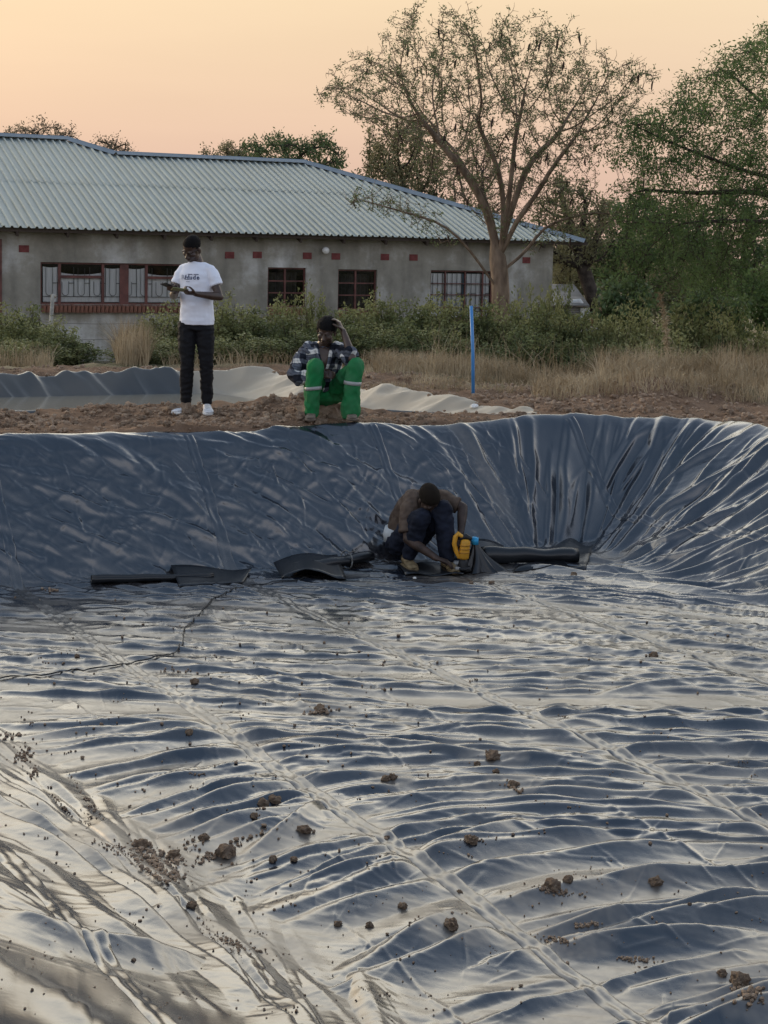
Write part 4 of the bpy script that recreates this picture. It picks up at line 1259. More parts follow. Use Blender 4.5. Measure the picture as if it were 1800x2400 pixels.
bark_and_crown(green, pos, par, 0.005, 1.65, 0.12, m_bark_d, m_leaf_green, 12, 0.035, 0.085, 0.060, np.random.default_rng(33), 0.45, 0.016, 0.30, 0.34, 0.25)

# --- trees beyond the house and to its right
def tree(name, px, py0, py1, half, D, label, bark, leafm, n_attr, per, s0, s1, seed, depth=None, flat=0.5, trunk_r=0.14, infl=None, spread=0.10, droop=0.0, group=None, base_px=None, low=0.25):
    """crown between picture heights py0 (top) and py1, half-width in pixels, D metres away"""
    rr = random.Random(seed)
    sc = D / F
    bx_ = atD(base_px or px, 700, D).x
    base = Vector((bx_, D, gz(bx_, D) - 0.05))
    o = empty(name, base, 0, label, 'tree', group)
    py0 = py0 - 0.16 * (py1 - py0)
    top = atD(px, py0, D).z; bot = atD(px, py1, D).z
    cx_ = atD(px, py0, D).x
    h = top - bot; rx = half * sc; ry = depth or rx * 0.8
    at = []
    while len(at) < n_attr:
        x, y, z = rr.uniform(-1, 1), rr.uniform(-1, 1), rr.uniform(-low, 1)
        q = x * x + y * y + (z if z > 0 else z / low) ** 2
        lump = 0.72 + 0.4 * mnoise.noise(Vector((x * 1.9 + seed, y * 1.9, z * 1.9)))
        if q < lump and q > 0.18 * rr.random():
            at.append(Vector((cx_ + x * rx, D + y * ry, bot + h * (low + z) / (1 + low))))
    fork = Vector((bx_ * 0.5 + cx_ * 0.5, D, max(base.z + 0.5, bot - 0.1 * h)))
    k = max(3, int((fork - base).length / 0.4))
    chain = [base.lerp(fork, j / k) + Vector((rr.gauss(0, .04), rr.gauss(0, .04), 0)) for j in range(k + 1)]
    step = max(0.2, rx / 9)
    pos, par = colonize([(chain, None)], at, step, infl or max(rx, h) * 1.3, step * 1.15, 50, 0.08, rr)
    bark_and_crown(o, pos, par, 0.010, 2.0, trunk_r, bark, leafm, int(per * 1.7), s0, s1, spread, np.random.default_rng(seed), droop, 0.035, step * 0.9)
    return o
tree('bare_tree', 85, 285, 380, 130, 62, 'brownish bare-twigged tree rising behind the roof at the left edge', m_bark_d, m_leaf_brown, 420, 7, 0.06, 0.13, 51, low=0.4)
tree('bare_tree', 265, 318, 390, 62, 60, 'small bare-twigged tree right of the roof step, behind the house', m_bark_d, m_leaf_brown, 260, 6, 0.05, 0.12, 52, low=0.5)
tree('flat_topped_tree', 690, 312, 430, 165, 58, 'dark flat-topped thorn tree behind the middle of the roof', m_bark_d, m_leaf_dark, 520, 11, 0.08, 0.17, 53, low=0.3)
tree('flat_topped_tree', 540, 336, 420, 95, 64, 'thin-leaved lower thorn tree behind the roof ridge', m_bark_d, m_leaf_olive, 300, 7, 0.07, 0.15, 54, low=0.3)
tree('olive_tree', 950, 290, 560, 135, 47, 'olive brown leafy tree behind the roof left of the acacia', m_bark_d, m_leaf_olive, 620, 9, 0.07, 0.15, 55, low=0.5)
tree('olive_tree', 1130, 330, 560, 130, 56, 'thin grey-brown tree directly behind the acacia limbs', m_bark_d, m_leaf_brown, 420, 5, 0.05, 0.12, 56, low=0.5)
tree('leaning_tree', 1345, 420, 650, 120, 48, 'dark crooked-trunked tree beside the right corner of the house', m_bark_d, m_leaf_olive, 560, 9, 0.06, 0.14, 57, low=0.5, base_px=1425, trunk_r=0.22)
tree('bushy_tree', 1500, 470, 700, 170, 52, 'mid green bushy tree behind the shed', m_bark_d, m_leaf_dark, 620, 14, 0.08, 0.17, 58, low=0.6)
tree('bushy_tree', 1730, 480, 740, 190, 56, 'broad dark green tree behind the feathery tree', m_bark_d, m_leaf_dark, 620, 14, 0.08, 0.18, 59, low=0.6)
tree('bushy_tree', 1960, 460, 740, 170, 50, 'dark green tree beyond the right edge', m_bark_d, m_leaf_dark, 400, 12, 0.08, 0.18, 60, low=0.6)
tree('mango_tree', 1465, 655, 790, 75, 36, 'dark glossy mango bush beside the tall dry stalk', m_bark_d, m_leaf_dark, 300, 16, 0.09, 0.20, 61, low=0.8, droop=0.8, trunk_r=0.07)
tree('mango_tree', 1655, 690, 830, 110, 30, 'dark dense round tree below the feathery tree', m_bark_d, m_leaf_dark, 420, 14, 0.07, 0.16, 62, low=0.8, droop=0.8, trunk_r=0.08)
tree('sapling', 1660, 648, 740, 45, 32, 'yellow-green sapling rising above the dark round tree', m_bark_d, m_leaf_yel, 150, 8, 0.06, 0.13, 63, low=0.8, trunk_r=0.03)
tree('bushy_tree', -120, 330, 520, 200, 70, 'brown-green tree beyond the left edge', m_bark_d, m_leaf_olive, 260, 8, 0.09, 0.18, 64, low=0.5)

tree('bushy_tree', 1790, 640, 800, 90, 36, 'mid green bush filling the right edge behind the dark round tree', m_bark_d, m_leaf_green, 320, 12, 0.07, 0.15, 65, low=0.8, trunk_r=0.06)
tree('bushy_tree', 1570, 640, 790, 80, 40, 'light green bush between the mango bush and the dark round tree', m_bark_d, m_leaf_olive, 320, 12, 0.07, 0.15, 66, low=0.8, trunk_r=0.06)
tree('bushy_tree', 1340, 600, 745, 60, 50, 'grey green bush behind the shed roof', m_bark_d, m_leaf_olive, 260, 10, 0.06, 0.13, 67, low=0.8, trunk_r=0.06)
tree('bushy_tree', 1880, 520, 760, 110, 42, 'dark green bush at the far right edge', m_bark_d, m_leaf_dark, 300, 12, 0.07, 0.16, 68, low=0.8, trunk_r=0.06)
# a far wood closes the view behind everything
rw = np.random.default_rng(71)
n = 26000
ang = rw.uniform(-0.75, 0.75, n); dist = rw.uniform(95, 190, n)
hgt = 3.2 + 2.6 * np.sin(ang * 31) * np.cos(ang * 13) + rw.normal(0, 0.6, n)
P = np.stack([np.sin(ang) * dist, np.cos(ang) * dist, -1.5 + rw.random(n) ** 0.8 * np.clip(hgt, 1.5, 7) ], 1)
Vv, Qq = leaf_quads(P, 0.7, 1.6, rw, 0.0, 0.8)
far_wood = np_mesh('far_wood', Vv, Qq, m_leaf_olive, None, False)
far_wood['kind'] = 'stuff'

# --- hedge of loose shrubs
def bush_meshes(seed, leafm, n_shoots, n_leaf, hgt, rad):
    rr = random.Random(seed); mb = MB(); LP = []
    for k in range(n_shoots):
        a = rr.uniform(0, 6.28); r = rad * math.sqrt(rr.random())
        top = Vector((r * math.cos(a), r * math.sin(a) * 0.8, hgt * rr.uniform(0.55, 1.0) * (1 - 0.35 * (r / rad) ** 2)))
        b0 = Vector((top.x * 0.3, top.y * 0.3, -0.05)); mid = b0.lerp(top, 0.5) + Vector((rr.gauss(0, .08), rr.gauss(0, .08), 0))
        mb.tube([b0, mid, top], [0.012, 0.008, 0.003], 3, cap=False)
        for j in range(n_leaf // n_shoots):
            t = rr.random() ** 0.7; q = (b0.lerp(mid, t * 2) if t < 0.5 else mid.lerp(top, t * 2 - 1))
            s = 0.115 * (1.15 - 0.75 * t)
            LP.append((q.x + rr.gauss(0, s), q.y + rr.gauss(0, s), max(0.02, q.z + rr.gauss(0, s * 0.7))))
    P = np.array(LP); rg = np.random.default_rng(seed)
    outw = P * np.array([0.4, 0.4, 0.0]) + np.array([0, 0, 0.45])
    Vv, Qq = leaf_quads(P, 0.035, 0.075, rg, 0.0, 0.55, outw)
    st = mb.build('stems', m_bark_d, None, True); fo = np_mesh('foliage', Vv, Qq, leafm, None, False)
    sm, fm = st.data, fo.data
    bpy.data.objects.remove(st); bpy.data.objects.remove(fo)
    return sm, fm
BUSH = [bush_meshes(81 + k, [m_leaf_hedge, m_leaf_hedge2, m_leaf_hedge, m_leaf_hedge2, m_leaf_hedge][k], 30, 5200, 1.35, 0.62) for k in range(5)]
def bush(px, pytop, D, w=1.0, label=None, k=None, group='loose shrubs of the hedge before the house'):
    top = atD(px, pytop, D)
    b = empty('shrub', (top.x, D, gz(top.x, D)), random.uniform(0, 6.28), label or 'leafy olive green shrub in the overgrown hedge before the house', 'shrub', group)
    s = (top.z - b.location.z) / 1.0
    b.scale = (w * 1.1, w * 1.1, max(0.3, s))
    sm, fm = BUSH[k if k is not None else random.randrange(5)]
    for nm, me in (('stems', sm), ('foliage', fm)):
        o = bpy.data.objects.new(nm, me); C.objects.link(o); o.parent = b
random.seed(19)
GL = 'olive green shrubs in the gap-side clump at the left edge'
for px, py, D in ((12, 745, 22.5), (70, 748, 23), (125, 770, 22.3), (165, 800, 22), (-50, 730, 23), (30, 800, 21.4), (95, 810, 21.6)):
    bush(px, py, D, 0.8, 'bushy olive shrub in the clump at the left edge below the long window', None, GL)
for px, py, D in ((345, 790, 22.5), (385, 758, 23.2), (430, 760, 23.5), (470, 752, 23.5), (525, 730, 23.2), (570, 745, 23.6), (600, 770, 23), (640, 738, 23.8), (680, 765, 23), (808, 755, 23), (845, 750, 23.6), (885, 738, 24), (925, 740, 24),
                  (965, 750, 23.5), (1010, 735, 24), (1055, 752, 24), (1090, 745, 24.3), (1135, 765, 24), (1180, 775, 23.8), (1215, 745, 24.6), (1255, 758, 24.5), (1300, 772, 24.5), (1350, 772, 24.5), (1400, 770, 24.8), (1440, 762, 24.5), (1490, 758, 25), (1530, 775, 24.5),
                  (1580, 765, 25), (1625, 760, 25), (1680, 780, 25), (1730, 770, 25.5), (1790, 780, 25.5), (1850, 780, 25.5), (1910, 775, 25.5), (1980, 785, 25.5), (2050, 775, 25.6), (2130, 785, 25.8), (2210, 780, 26), (1900, 815, 23.4), (1980, 815, 23.6), (2070, 815, 23.8),
                  (355, 830, 21.6), (420, 822, 21.8), (500, 815, 22), (560, 812, 22), (620, 815, 22), (690, 812, 22), (760, 815, 22), (820, 805, 22.2), (880, 800, 22.3), (950, 800, 22.4), (1010, 805, 22.5), (1080, 812, 22.6), (1150, 812, 22.8), (1220, 805, 23), (1290, 812, 23), (1360, 812, 23), (1430, 815, 23.2), (1500, 815, 23.2), (1570, 815, 23.4)):
    if py >= 800: bush(px, py + random.uniform(-24, 14), D, random.uniform(0.75, 1.0), 'low olive green shrub in the front row at the foot of the hedge', None, 'low shrubs along the front foot of the hedge')
    else: bush(px, py + random.uniform(-24, 14), D, random.uniform(0.75, 1.0), 'taller leafy green shrub in the back row of the hedge before the house')
bush(722, 706, 23.2, 0.55, 'tall pointed light green shrub just left behind the seated man', 0, None)
bush(1325, 715, 30, 0.5, 'thin see-through shrub before the corrugated shed', 1, None)
bush(1395, 745, 28, 0.5, 'thin low shrub before the rusty drum', 3, None)
bush(1270, 690, 29, 0.6, 'thin tall shrub against the right corner of the house', 2, None)

# --- dry grass
m_grass = mat('dry_grass', (0.215, 0.155, 0.085), 0.85, 0.15, var_col=(0.50, 0.40, 0.26), vscale=1.1)
def blades(P, hmin, hmax, rng, w=0.006, lean=0.45):
    n = len(P); h = rng.uniform(hmin, hmax, (n, 1)); a = rng.uniform(0, 2 * np.pi, n)
    d = np.stack([np.cos(a), np.sin(a), np.zeros(n)], 1) * (rng.random((n, 1)) ** 1.2) * lean
    s = np.stack([-np.sin(a), np.cos(a), np.zeros(n)], 1); b2 = rng.uniform(0, 2 * np.pi, n); s = np.stack([np.cos(b2), np.sin(b2), np.zeros(n)], 1)
    up = np.array([0, 0, 1.0])
    W = w * rng.uniform(0.6, 1.4, (n, 1))
    p1 = P + up * h * 0.5 + d * h * 0.25; p2 = P + up * h * 0.92 * (1 - 0.2 * np.linalg.norm(d, axis=1, keepdims=True)) + d * h * 0.95
    V = np.stack([P - s * W, P + s * W, p1 + s * W * 0.75, p1 - s * W * 0.75, p2 + s * W * 0.15, p2 - s * W * 0.15], 1)
    i = np.arange(n)[:, None] * 6
    Q = np.concatenate([i + np.array([[0, 1, 2, 3]]), i + np.array([[3, 2, 4, 5]])])
    return V.reshape(-1, 3), Q
rg = np.random.default_rng(91)
PP, HH_ = [], []
def grass_patch(n, fx0, fx1, d0, d1, h0, h1, clump=0.5):
    Dd = rg.uniform(d0, d1, n); ax = rg.uniform(fx0, fx1, n); x = (ax - 900) / F * Dd
    m = vn(x * 1.3, Dd * 1.3, 301) + 0.35 * vn(x * 5, Dd * 5, 303) > clump
    x, Dd = x[m], Dd[m]
    z = ground_z(x, Dd)
    return np.stack([x, Dd, z], 1), h0, h1
allV, allQ, off = [], [], 0
for n_, a0, a1, d0, d1, h0, h1, cl, ln in ((26000, 880, 1900, 19.2, 21.6, 0.08, 0.36, 0.60, 0.9), (14000, 1400, 1900, 18.4, 21.2, 0.15, 0.62, 0.58, 0.8), (9000, 1900, 2350, 17.5, 22.0, 0.08, 0.5, 0.56, 0.9), (12000, 850, 1900, 17.0, 19.6, 0.03, 0.14, 0.50, 1.1), (9000, 1250, 1950, 16.4, 19.0, 0.05, 0.26, 0.54, 1.0),
                                            (1500, 380, 900, 19.6, 21.8, 0.08, 0.34, 0.66, 1.1), (1500, 270, 345, 20.3, 21.6, 0.25, 0.75, 0.40, 0.6), (1300, -120, 120, 19.8, 21.2, 0.1, 0.45, 0.58, 0.6), (6000, 600, 1900, 24, 31, 0.1, 0.4, 0.6, 0.6),
                                            (420, 1660, 1800, 19.0, 20.0, 0.4, 0.75, 0.3, 0.5), (900, 1000, 1900, 19.3, 21.0, 0.35, 0.8, 0.5, 0.75)):
    P, _, _ = grass_patch(n_, a0, a1, d0, d1, h0, h1, cl)
    Vv, Qq = blades(P, h0, h1, rg, 0.0034, ln * 1.3)
    allV.append(Vv); allQ.append(Qq + off); off += len(Vv)
dry = np_mesh('dry_grass', np.concatenate(allV), np.concatenate(allQ), m_grass, None, False)
dry['kind'] = 'stuff'
# lone plume stalk
p = atD(1570, 815, 21.5); st = empty('grass_stalk', (p.x, 21.5, gz(p.x, 21.5)), 0, 'tall dry plumed grass stalk standing above the right-hand hedge', 'grass stalk')
tp = atD(1547, 690, 21.5) - st.location
pts = [Vector((0, 0, 0)), Vector((tp.x * .15, 0, tp.z * .35)), Vector((tp.x * .5, 0, tp.z * .75)), Vector((tp.x, 0, tp.z))]
MB().tube(pts, [0.010, 0.009, 0.006, 0.002], 5).build('stem', m_grass, st, True)
PL_ = []
for k in range(420):
    t = random.uniform(0.35, 1.0); q = pts[1].lerp(pts[2], (t - .35) / .4) if t < .75 else pts[2].lerp(pts[3], (t - .75) / .25)
    PL_.append((q.x + random.gauss(0, .014), q.y + random.gauss(0, .014), q.z + random.gauss(0, .02)))
Vv, Qq = leaf_quads(np.array(PL_), 0.04, 0.10, rg, 0.3, 0.2)
np_mesh('plume', Vv, Qq, m_grass, st, False)

# --- wire fence in front of the hedge
m_post = mat('rusty_fence_post', (0.07, 0.05, 0.04), 0.8, 0.2, var=0.3)
m_wire = mat('fence_wire', (0.10, 0.09, 0.085), 0.6, 0.3)
f0 = atD(60, 800, 25.0)
fence = empty('wire_fence', (f0.x, 25.0, gz(f0.x, 25.0)), 0, 'thin wire fence with dark posts running along the hedge', 'fence')
tops = []
for px, py in ((-120, 740), (92, 742), (352, 745), (637, 750), (905, 756), (1160, 762), (1420, 768)):
    q = atD(px, py, 25.0); g = gz(q.x, 25.0)
    a = Vector((q.x, 25.0, g - 0.1)) - fence.location; c = q - fence.location
    MB().tube([a, c], [0.022, 0.020], 6).build('post', m_post, fence, True)
    tops.append((c, q.z - g))
for fr in (0.92, 0.66, 0.28):
    pts = []
    for i in range(len(tops) - 1):
        for j in range(6):
            t = j / 6; c = tops[i][0].lerp(tops[i + 1][0], t); h = tops[i][1] * (1 - t) + tops[i + 1][1] * t
            pts.append(c - Vector((0, 0.03, h * (1 - fr) + 0.03 * 4 * t * (1 - t))))
    MB().tube(pts, 0.0045, 4).build('wire', m_wire, fence)
# pale leaning pole
a, c = atD(110, 790, 24.0), atD(124, 690, 24.0)
a.z = gz(a.x, 24.0)
lp = MB().tube([Vector((0, 0, -0.1)), c - a], [0.035, 0.03], 8)
lp.tube([c - a + Vector((-0.03, 0, -0.015)), c - a + Vector((0.05, 0, -0.03))], 0.025, 6)
o = lp.build('leaning_pole', mat('weathered_wood', (0.32, 0.30, 0.26), 0.85, 0.1, var=0.3, vscale=10), None, True); o.location = a
tag(o, 'pale weathered pole leaning in front of the long window', 'pole')

# --- yard things past the right corner of the house
m_zinc = mat('old_corrugated_iron', (0.22, 0.21, 0.20), 0.6, 0.3, metal=0.2, var=0.35, vscale=1.5)
m_white = mat('peeling_white_paint', (0.66, 0.66, 0.63), 0.8, 0.2, var_col=(0.45, 0.44, 0.41), vscale=5)
m_rust = mat('rusty_steel', (0.14, 0.06, 0.035), 0.85, 0.2, var=0.4, vscale=4)
SD = 47.0
sa, sb = atD(1240, 750, SD), atD(1383, 719, SD)
sg = gz(sa.x, SD)
shed = empty('shed', ((sa.x + sb.x) / 2, SD, sg), 0.05, 'low corrugated iron shed past the right corner of the house', 'shed')
w_, h_ = sb.x - sa.x, sb.z - sg
V_, F_ = [], []
N_ = 60
for i in range(N_ + 1):
    z = h_ * i / N_; y = 0.02 * math.sin(i * 1.6)
    V_ += [(-w_ / 2, y, z), (w_ / 2, y, z)]
for i in range(N_): F_.append((2 * i, 2 * i + 1, 2 * i + 3, 2 * i + 2))
mesh_obj('front_wall', V_, F_, m_zinc, shed)
MB().box((-w_ / 2 + .01, 1.2, h_ / 2), (0.03, 2.3, h_)).box((w_ / 2 - .01, 1.2, h_ / 2), (0.03, 2.3, h_)).build('side_wall', m_zinc, shed)
zr = atD(1300, 676, SD).z - sg
MB().box((-0.2, 1.2, (h_ + zr) / 2 + .05), (w_ + 0.3, 2.9, 0.03), (0.20, 0, 0)).build('roof', m_zinc, shed)
MB().box((w_ / 2 - 0.16, -0.05, h_ - 0.22), (0.27, 0.02, 0.36)).build('panel', m_white, shed)
MB().tube([(w_ / 2 - .62, .1, h_), (w_ / 2 - .5, .1, h_ + .12), (w_ / 2 - .3, .1, h_ + .14), (w_ / 2 - .12, .1, h_)], [0.02, .1, .1, .02], 8).build('bundle', m_white, shed, True)
pq, pr = atD(1298, 770, 43.0), atD(1298, 733, 43.0)
o = MB().box((0, 0, (pr.z - gz(pq.x, 43)) / 2), (0.12, 0.12, pr.z - gz(pq.x, 43))).box((0, 0, pr.z - gz(pq.x, 43) + 0.02), (0.15, 0.15, 0.04)).build('gate_post', m_white, None)
o.location = (pq.x, 43.0, gz(pq.x, 43)); tag(o, 'white painted square post beside the house corner', 'post')
wa, wb = atD(1305, 764, 42.0), atD(1416, 764, 42.0)
wallw = empty('block_wall', ((wa.x + wb.x) / 2, 42.0, gz(wa.x, 42)), 0, 'low peeling white block wall behind the hedge, right of the house', 'wall')
hh_ = wa.z - gz(wa.x, 42)
random.seed(5)
nb = 6
for r_ in range(4):
    for c_ in range(nb + 1):
        bw = (wb.x - wa.x) / nb
        x = -((wb.x - wa.x) / 2) + bw * (c_ + (0.0 if r_ % 2 else 0.5)) - 0.0
        if x > (wb.x - wa.x) / 2: continue
        MB().box((x, random.uniform(-.012, .012), hh_ * (r_ + .5) / 4), (bw - 0.012, 0.14, hh_ / 4 - 0.012)).build('block', m_white, wallw)
dq = atD(1400, 735, 44.0); dg = gz(dq.x, 44.0)
drum = MB().tube([(0, 0, 0), (0, 0, 0.02), (0, 0, .3), (0, 0, .31), (0, 0, .33), (0, 0, .6), (0, 0, .61), (0, 0, .63), (0, 0, .9)], [.27, .29, .29, .305, .29, .29, .305, .29, .29], 18)
o = drum.build('drum', m_rust, None, True); o.location = (dq.x, 44.0, max(dg, atD(1400, 752, 44).z - 0.1)); o.rotation_euler = (0.3, 0.25, 0)
o.location.z = dg + 0.02; o.scale = (1.25, 1.25, (atD(1400, 720, 44).z - dg) / 0.95)
tag(o, 'rusty brown drum standing between the shed and the mango bush', 'drum')
# blue marker pole
a = at_surface(1110, 926, gz, 10, 40); k = a.y
c = atD(1104.5, 717, k)
o = MB().tube([Vector((0, 0, -0.15)), (c - a) * 0.5 + Vector((0.004, 0, 0)), c - a], [0.019, 0.019, 0.019], 10).build('blue_pole', mat('blue_pvc', (0.05, 0.215, 0.50), 0.4, 0.5, var=0.08), None, True)
o.location = a; tag(o, 'thin bright blue plastic pole standing upright in the dry grass', 'pole')
# ------------------------------------------------------------------ people
TMP = bpy.data.scenes.new('workbench')          # small scene so that evaluating a modifier does not touch the big one
def evaluated_mesh(ob):
    for c_ in list(ob.users_collection): c_.objects.unlink(ob)
    TMP.collection.objects.link(ob)
    vl = TMP.view_layers[0]; vl.update()
    dg = vl.depsgraph; dg.update()
    return bpy.data.meshes.new_from_object(ob.evaluated_get(dg))
def bvh_of(ob):
    me = ob.data
    return BVHTree.FromPolygons([v.co.copy() for v in me.vertices], [tuple(p.vertices) for p in me.polygons])
def remeshed(name, mb, voxel, m, parent, smooth=6, disp=None):
    me = bpy.data.meshes.new(name + '_src')
    me.from_pydata([tuple(v) for v in mb.V], [], mb.F)
    ob = bpy.data.objects.new(name + '_src', me); C.objects.link(ob)
    r = ob.modifiers.new('r', 'REMESH'); r.mode = 'VOXEL'; r.voxel_size = voxel
    s = ob.modifiers.new('s', 'SMOOTH'); s.factor = 0.5; s.iterations = smooth
    new = evaluated_mesh(ob)
    bpy.data.objects.remove(ob); bpy.data.meshes.remove(me)
    new.name = name
    if disp:
        k = len(new.vertices); co = np.empty(k * 3, np.float32); no = np.empty(k * 3, np.float32)
        new.vertices.foreach_get('co', co); new.vertices.foreach_get('normal', no)
        co = co.reshape(-1, 3); no = no.reshape(-1, 3)
        co = co + no * np.array([disp(Vector(c_)) for c_ in co.astype(float)], np.float32)[:, None]
        new.vertices.foreach_set('co', np.ascontiguousarray(co, np.float32).ravel())
    new.materials.clear()
    return link_mesh(name, new, m, parent, True)
def frame(fwd, up):
    """head/hand frame: columns right, forward, up"""
    f = Vector(fwd).normalized(); r = f.cross(Vector(up)).normalized(); u = r.cross(f)
    return Matrix((r, f, u)).transposed()
def add_head(mb, c, M, neck_base, k=1.0):
    c = Vector(c)
    P = lambda x, y, z: c + M @ (Vector((x, y, z)) * k)
    E = lambda p, r: mb.ell(P(*p), [q * k for q in r], M, 14, 10)
    E((0, -.012, .035), (.076, .098, .084)); E((0, .020, -.040), (.062, .070, .076)); E((0, .055, -.098), (.030, .028, .022))
    for s in (-1, 1):
        E((s * .040, .052, -.036), (.026, .028, .028)); E((s * .079, -.008, -.018), (.010, .022, .032)); E((s * .014, .096, -.046), (.011, .012, .009))
        E((s * .030, .080, .010), (.026, .014, .009)); E((s * .050, .02, -.075), (.016, .035, .028))
    mb.tube([P(0, .080, .002), P(0, .096, -.025), P(0, .108, -.044)], [.009 * k, .011 * k, .014 * k], 8, round_end=True)
    E((0, .086, -.071), (.025, .014, .008)); E((0, .083, -.083), (.022, .014, .009))
    mb.tube([P(0, -.022, -.05), P(0, -.030, -.10), Vector(neck_base)], [.052 * k, .053 * k, .062 * k], 12, round_end=True)
def add_hair(c, M, m, parent, k=1.0, back=-0.035, front=0.045, lift=0.006, rough=0.004):
    mb = MB(); mb.ell((0, -.012, .035), (.076 + lift, .098 + lift, .084 + lift), None, 30, 20)
    keepv = [v.z > front + (v.y - 0.09) * (front - back) / 0.19 - (0.028 if abs(v.x) > .068 and v.y < 0.03 else 0) for v in mb.V]
    F2 = [f for f in mb.F if all(keepv[i] for i in f)]
    us = sorted({i for f in F2 for i in f}); mp = {i: j for j, i in enumerate(us)}
    V2 = []
    for i in us:
        v = mb.V[i]; n = (v - Vector((0, -.012, .035))).normalized()
        V2.append(Vector(c) + M @ ((v + n * rough * (mnoise.noise(v * 60) + 0.3)) * k))
    return mesh_obj('hair', V2, [tuple(mp[i] for i in f) for f in F2], m, parent)
def add_eyes(c, M, parent, k=1.0, open_=True):
    mb = MB()
    for s in (-1, 1): mb.ell(Vector(c) + M @ (Vector((s * .030, .077, -.010)) * k), [.0125 * k, .009 * k, (.006 if open_ else .004) * k], M, 8, 6)
    mb.build('eyes', m_eye, parent, True)
def add_hand(mb, wrist, d, palm_n, thumb, curl=0.5, k=1.0, spread=0.10, tcurl=0.4, curls=None):
    """d: finger direction, palm_n: direction the palm faces, thumb: side the thumb leaves from"""
    w = Vector(wrist); d = Vector(d).normalized(); n = Vector(palm_n); n = (n - d * n.dot(d)).normalized()
    t = d.cross(n); t = t if t.dot(Vector(thumb)) > 0 else -t
    kn = w + d * .088 * k
    mb.tube([w - d * .02 * k, w + d * .03 * k, kn], [.027 * k, .037 * k, .040 * k], 12, (1, .42), n, round_end=False)
    mb.ell(w + d * .035 * k + t * .022 * k + n * .006 * k, (.018 * k, .03 * k, .016 * k), frame(d, n), 8, 6)
    for i, (off, L) in enumerate(((.029, .070), (.010, .080), (-.010, .074), (-.029, .058))):
        cu = curls[i] if curls else curl
        p = kn + t * off * k - d * .012 * k; pts = [p]; a = 0.0
        for seg, fr in enumerate((.44, .32, .24)):
            a += cu * (0.55 if seg == 0 else 1.0)
            dd = (d * math.cos(a) + n * math.sin(a) + t * (off * spread * 30 * (1 if seg == 0 else .3)) * .12).normalized()
            p = p + dd * L * fr * k; pts.append(p)
        mb.tube([pts[0], pts[0].lerp(pts[1], .6), pts[1], pts[2], pts[3]], [.0098 * k, .0095 * k, .0092 * k, .0085 * k, .0075 * k], 8, round_end=True)
    p = w + d * .022 * k + t * .026 * k; pts = [p]
    dd = (d * .62 + t * .72 + n * .3).normalized(); p = p + dd * .036 * k; pts.append(p)
    dd = (d * .8 + t * (.5 - tcurl * .6) + n * (.25 + tcurl * .5)).normalized(); p = p + dd * .030 * k; pts.append(p)
    dd = (d * .85 + t * (.3 - tcurl) + n * (.3 + tcurl * .6)).normalized(); p = p + dd * .024 * k; pts.append(p)
    mb.tube(pts, [.013 * k, .012 * k, .0108 * k, .009 * k], 8, round_end=True)
def limb(mb, pts, rad, **kw): mb.tube(pts, rad, 12, round_end=True, **kw)
def shoe(parent, heel, toe, m_up, m_sole, w=0.047, h=0.075, lace=None, heelm=None):
    heel, toe = Vector(heel), Vector(toe); d = toe - heel; L = d.length; d.normalize(); up = Vector((0, 0, 1)); s = d.cross(up).normalized()
    def body(zs, name, m, r):
        mb = MB(); V_ = []
        secs = ((-.02, .62, 1.0), (.10, .80, 1.05), (.28, .80, 1.0), (.48, .88, .78), (.70, 1.05, .58), (.88, .98, .46), (1.0, .62, .34))
        n = 14
        for t_, ww, hh in secs:
            c_ = heel + d * L * t_
            for j in range(n):
                a = 2 * math.pi * j / n
                x, z = math.cos(a), math.sin(a)
                x = math.copysign(abs(x) ** .75, x)
                zz = zs[0] + (zs[1] * hh - zs[0]) * (0.5 + 0.5 * z) if name != 'sole' else zs[0] + (zs[1] - zs[0]) * (0.5 + 0.5 * math.copysign(abs(z) ** .6, z))
                V_.append(c_ + s * x * w * ww * r + up * zz)
        F_ = []
        for i in range(len(secs) - 1):
            for j in range(n): F_.append((i * n + j, i * n + (j + 1) % n, (i + 1) * n + (j + 1) % n, (i + 1) * n + j))
        F_.append(tuple(reversed(range(n)))); F_.append(tuple((len(secs) - 1) * n + j for j in range(n)))
        mb.add(V_, F_); return mb.build(name, m, parent, True)
    u = body((0.018, h), 'shoe', m_up, 1.0)
    so = body((-0.004, 0.028), 'sole', m_sole, 1.10); so.parent = u
    if heelm:
        b_ = MB().box(heel + d * (-.012) + up * .045, (.03, .05, .05), frame(d, up)).build('heel_tab', heelm, u, True)
    if lace:
        lb = MB()
        for q in (.42, .50, .58, .66):
            c_ = heel + d * L * q + up * (h * (1.16 - q * .9) + .012); lb.tube([c_ - s * .026 - up * .008, c_ + up * .003, c_ + s * .026 - up * .008], .004, 5)
        lb.build('laces', lace, u)
    return u
m_skin = mat('dark_brown_skin', (0.052, 0.029, 0.020), 0.42, 0.5, var=0.2, vscale=14)
m_skin2 = mat('brown_skin', (0.064, 0.037, 0.026), 0.42, 0.5, var=0.2, vscale=14)
m_skin3 = mat('dusty_brown_skin', (0.052, 0.033, 0.025), 0.6, 0.35, var=0.35, vscale=16)
m_hair = mat('short_black_hair', (0.009, 0.008, 0.008), 0.9, 0.15, bump=0.8, bscale=160)
m_eye = mat('eye', (0.10, 0.09, 0.085), 0.25, 0.5)
m_tee = mat('white_cotton', (0.78, 0.80, 0.87), 0.85, 0.2, bump=0.45, bscale=7)
m_black = mat('black_denim', (0.010, 0.010, 0.012), 0.8, 0.2, bump=0.3, bscale=14)
m_print = mat('shirt_print_ink', (0.05, 0.065, 0.13), 0.8, 0.2)
m_print_pale = mat('faded_print_ink', (0.42, 0.44, 0.50), 0.8, 0.2)
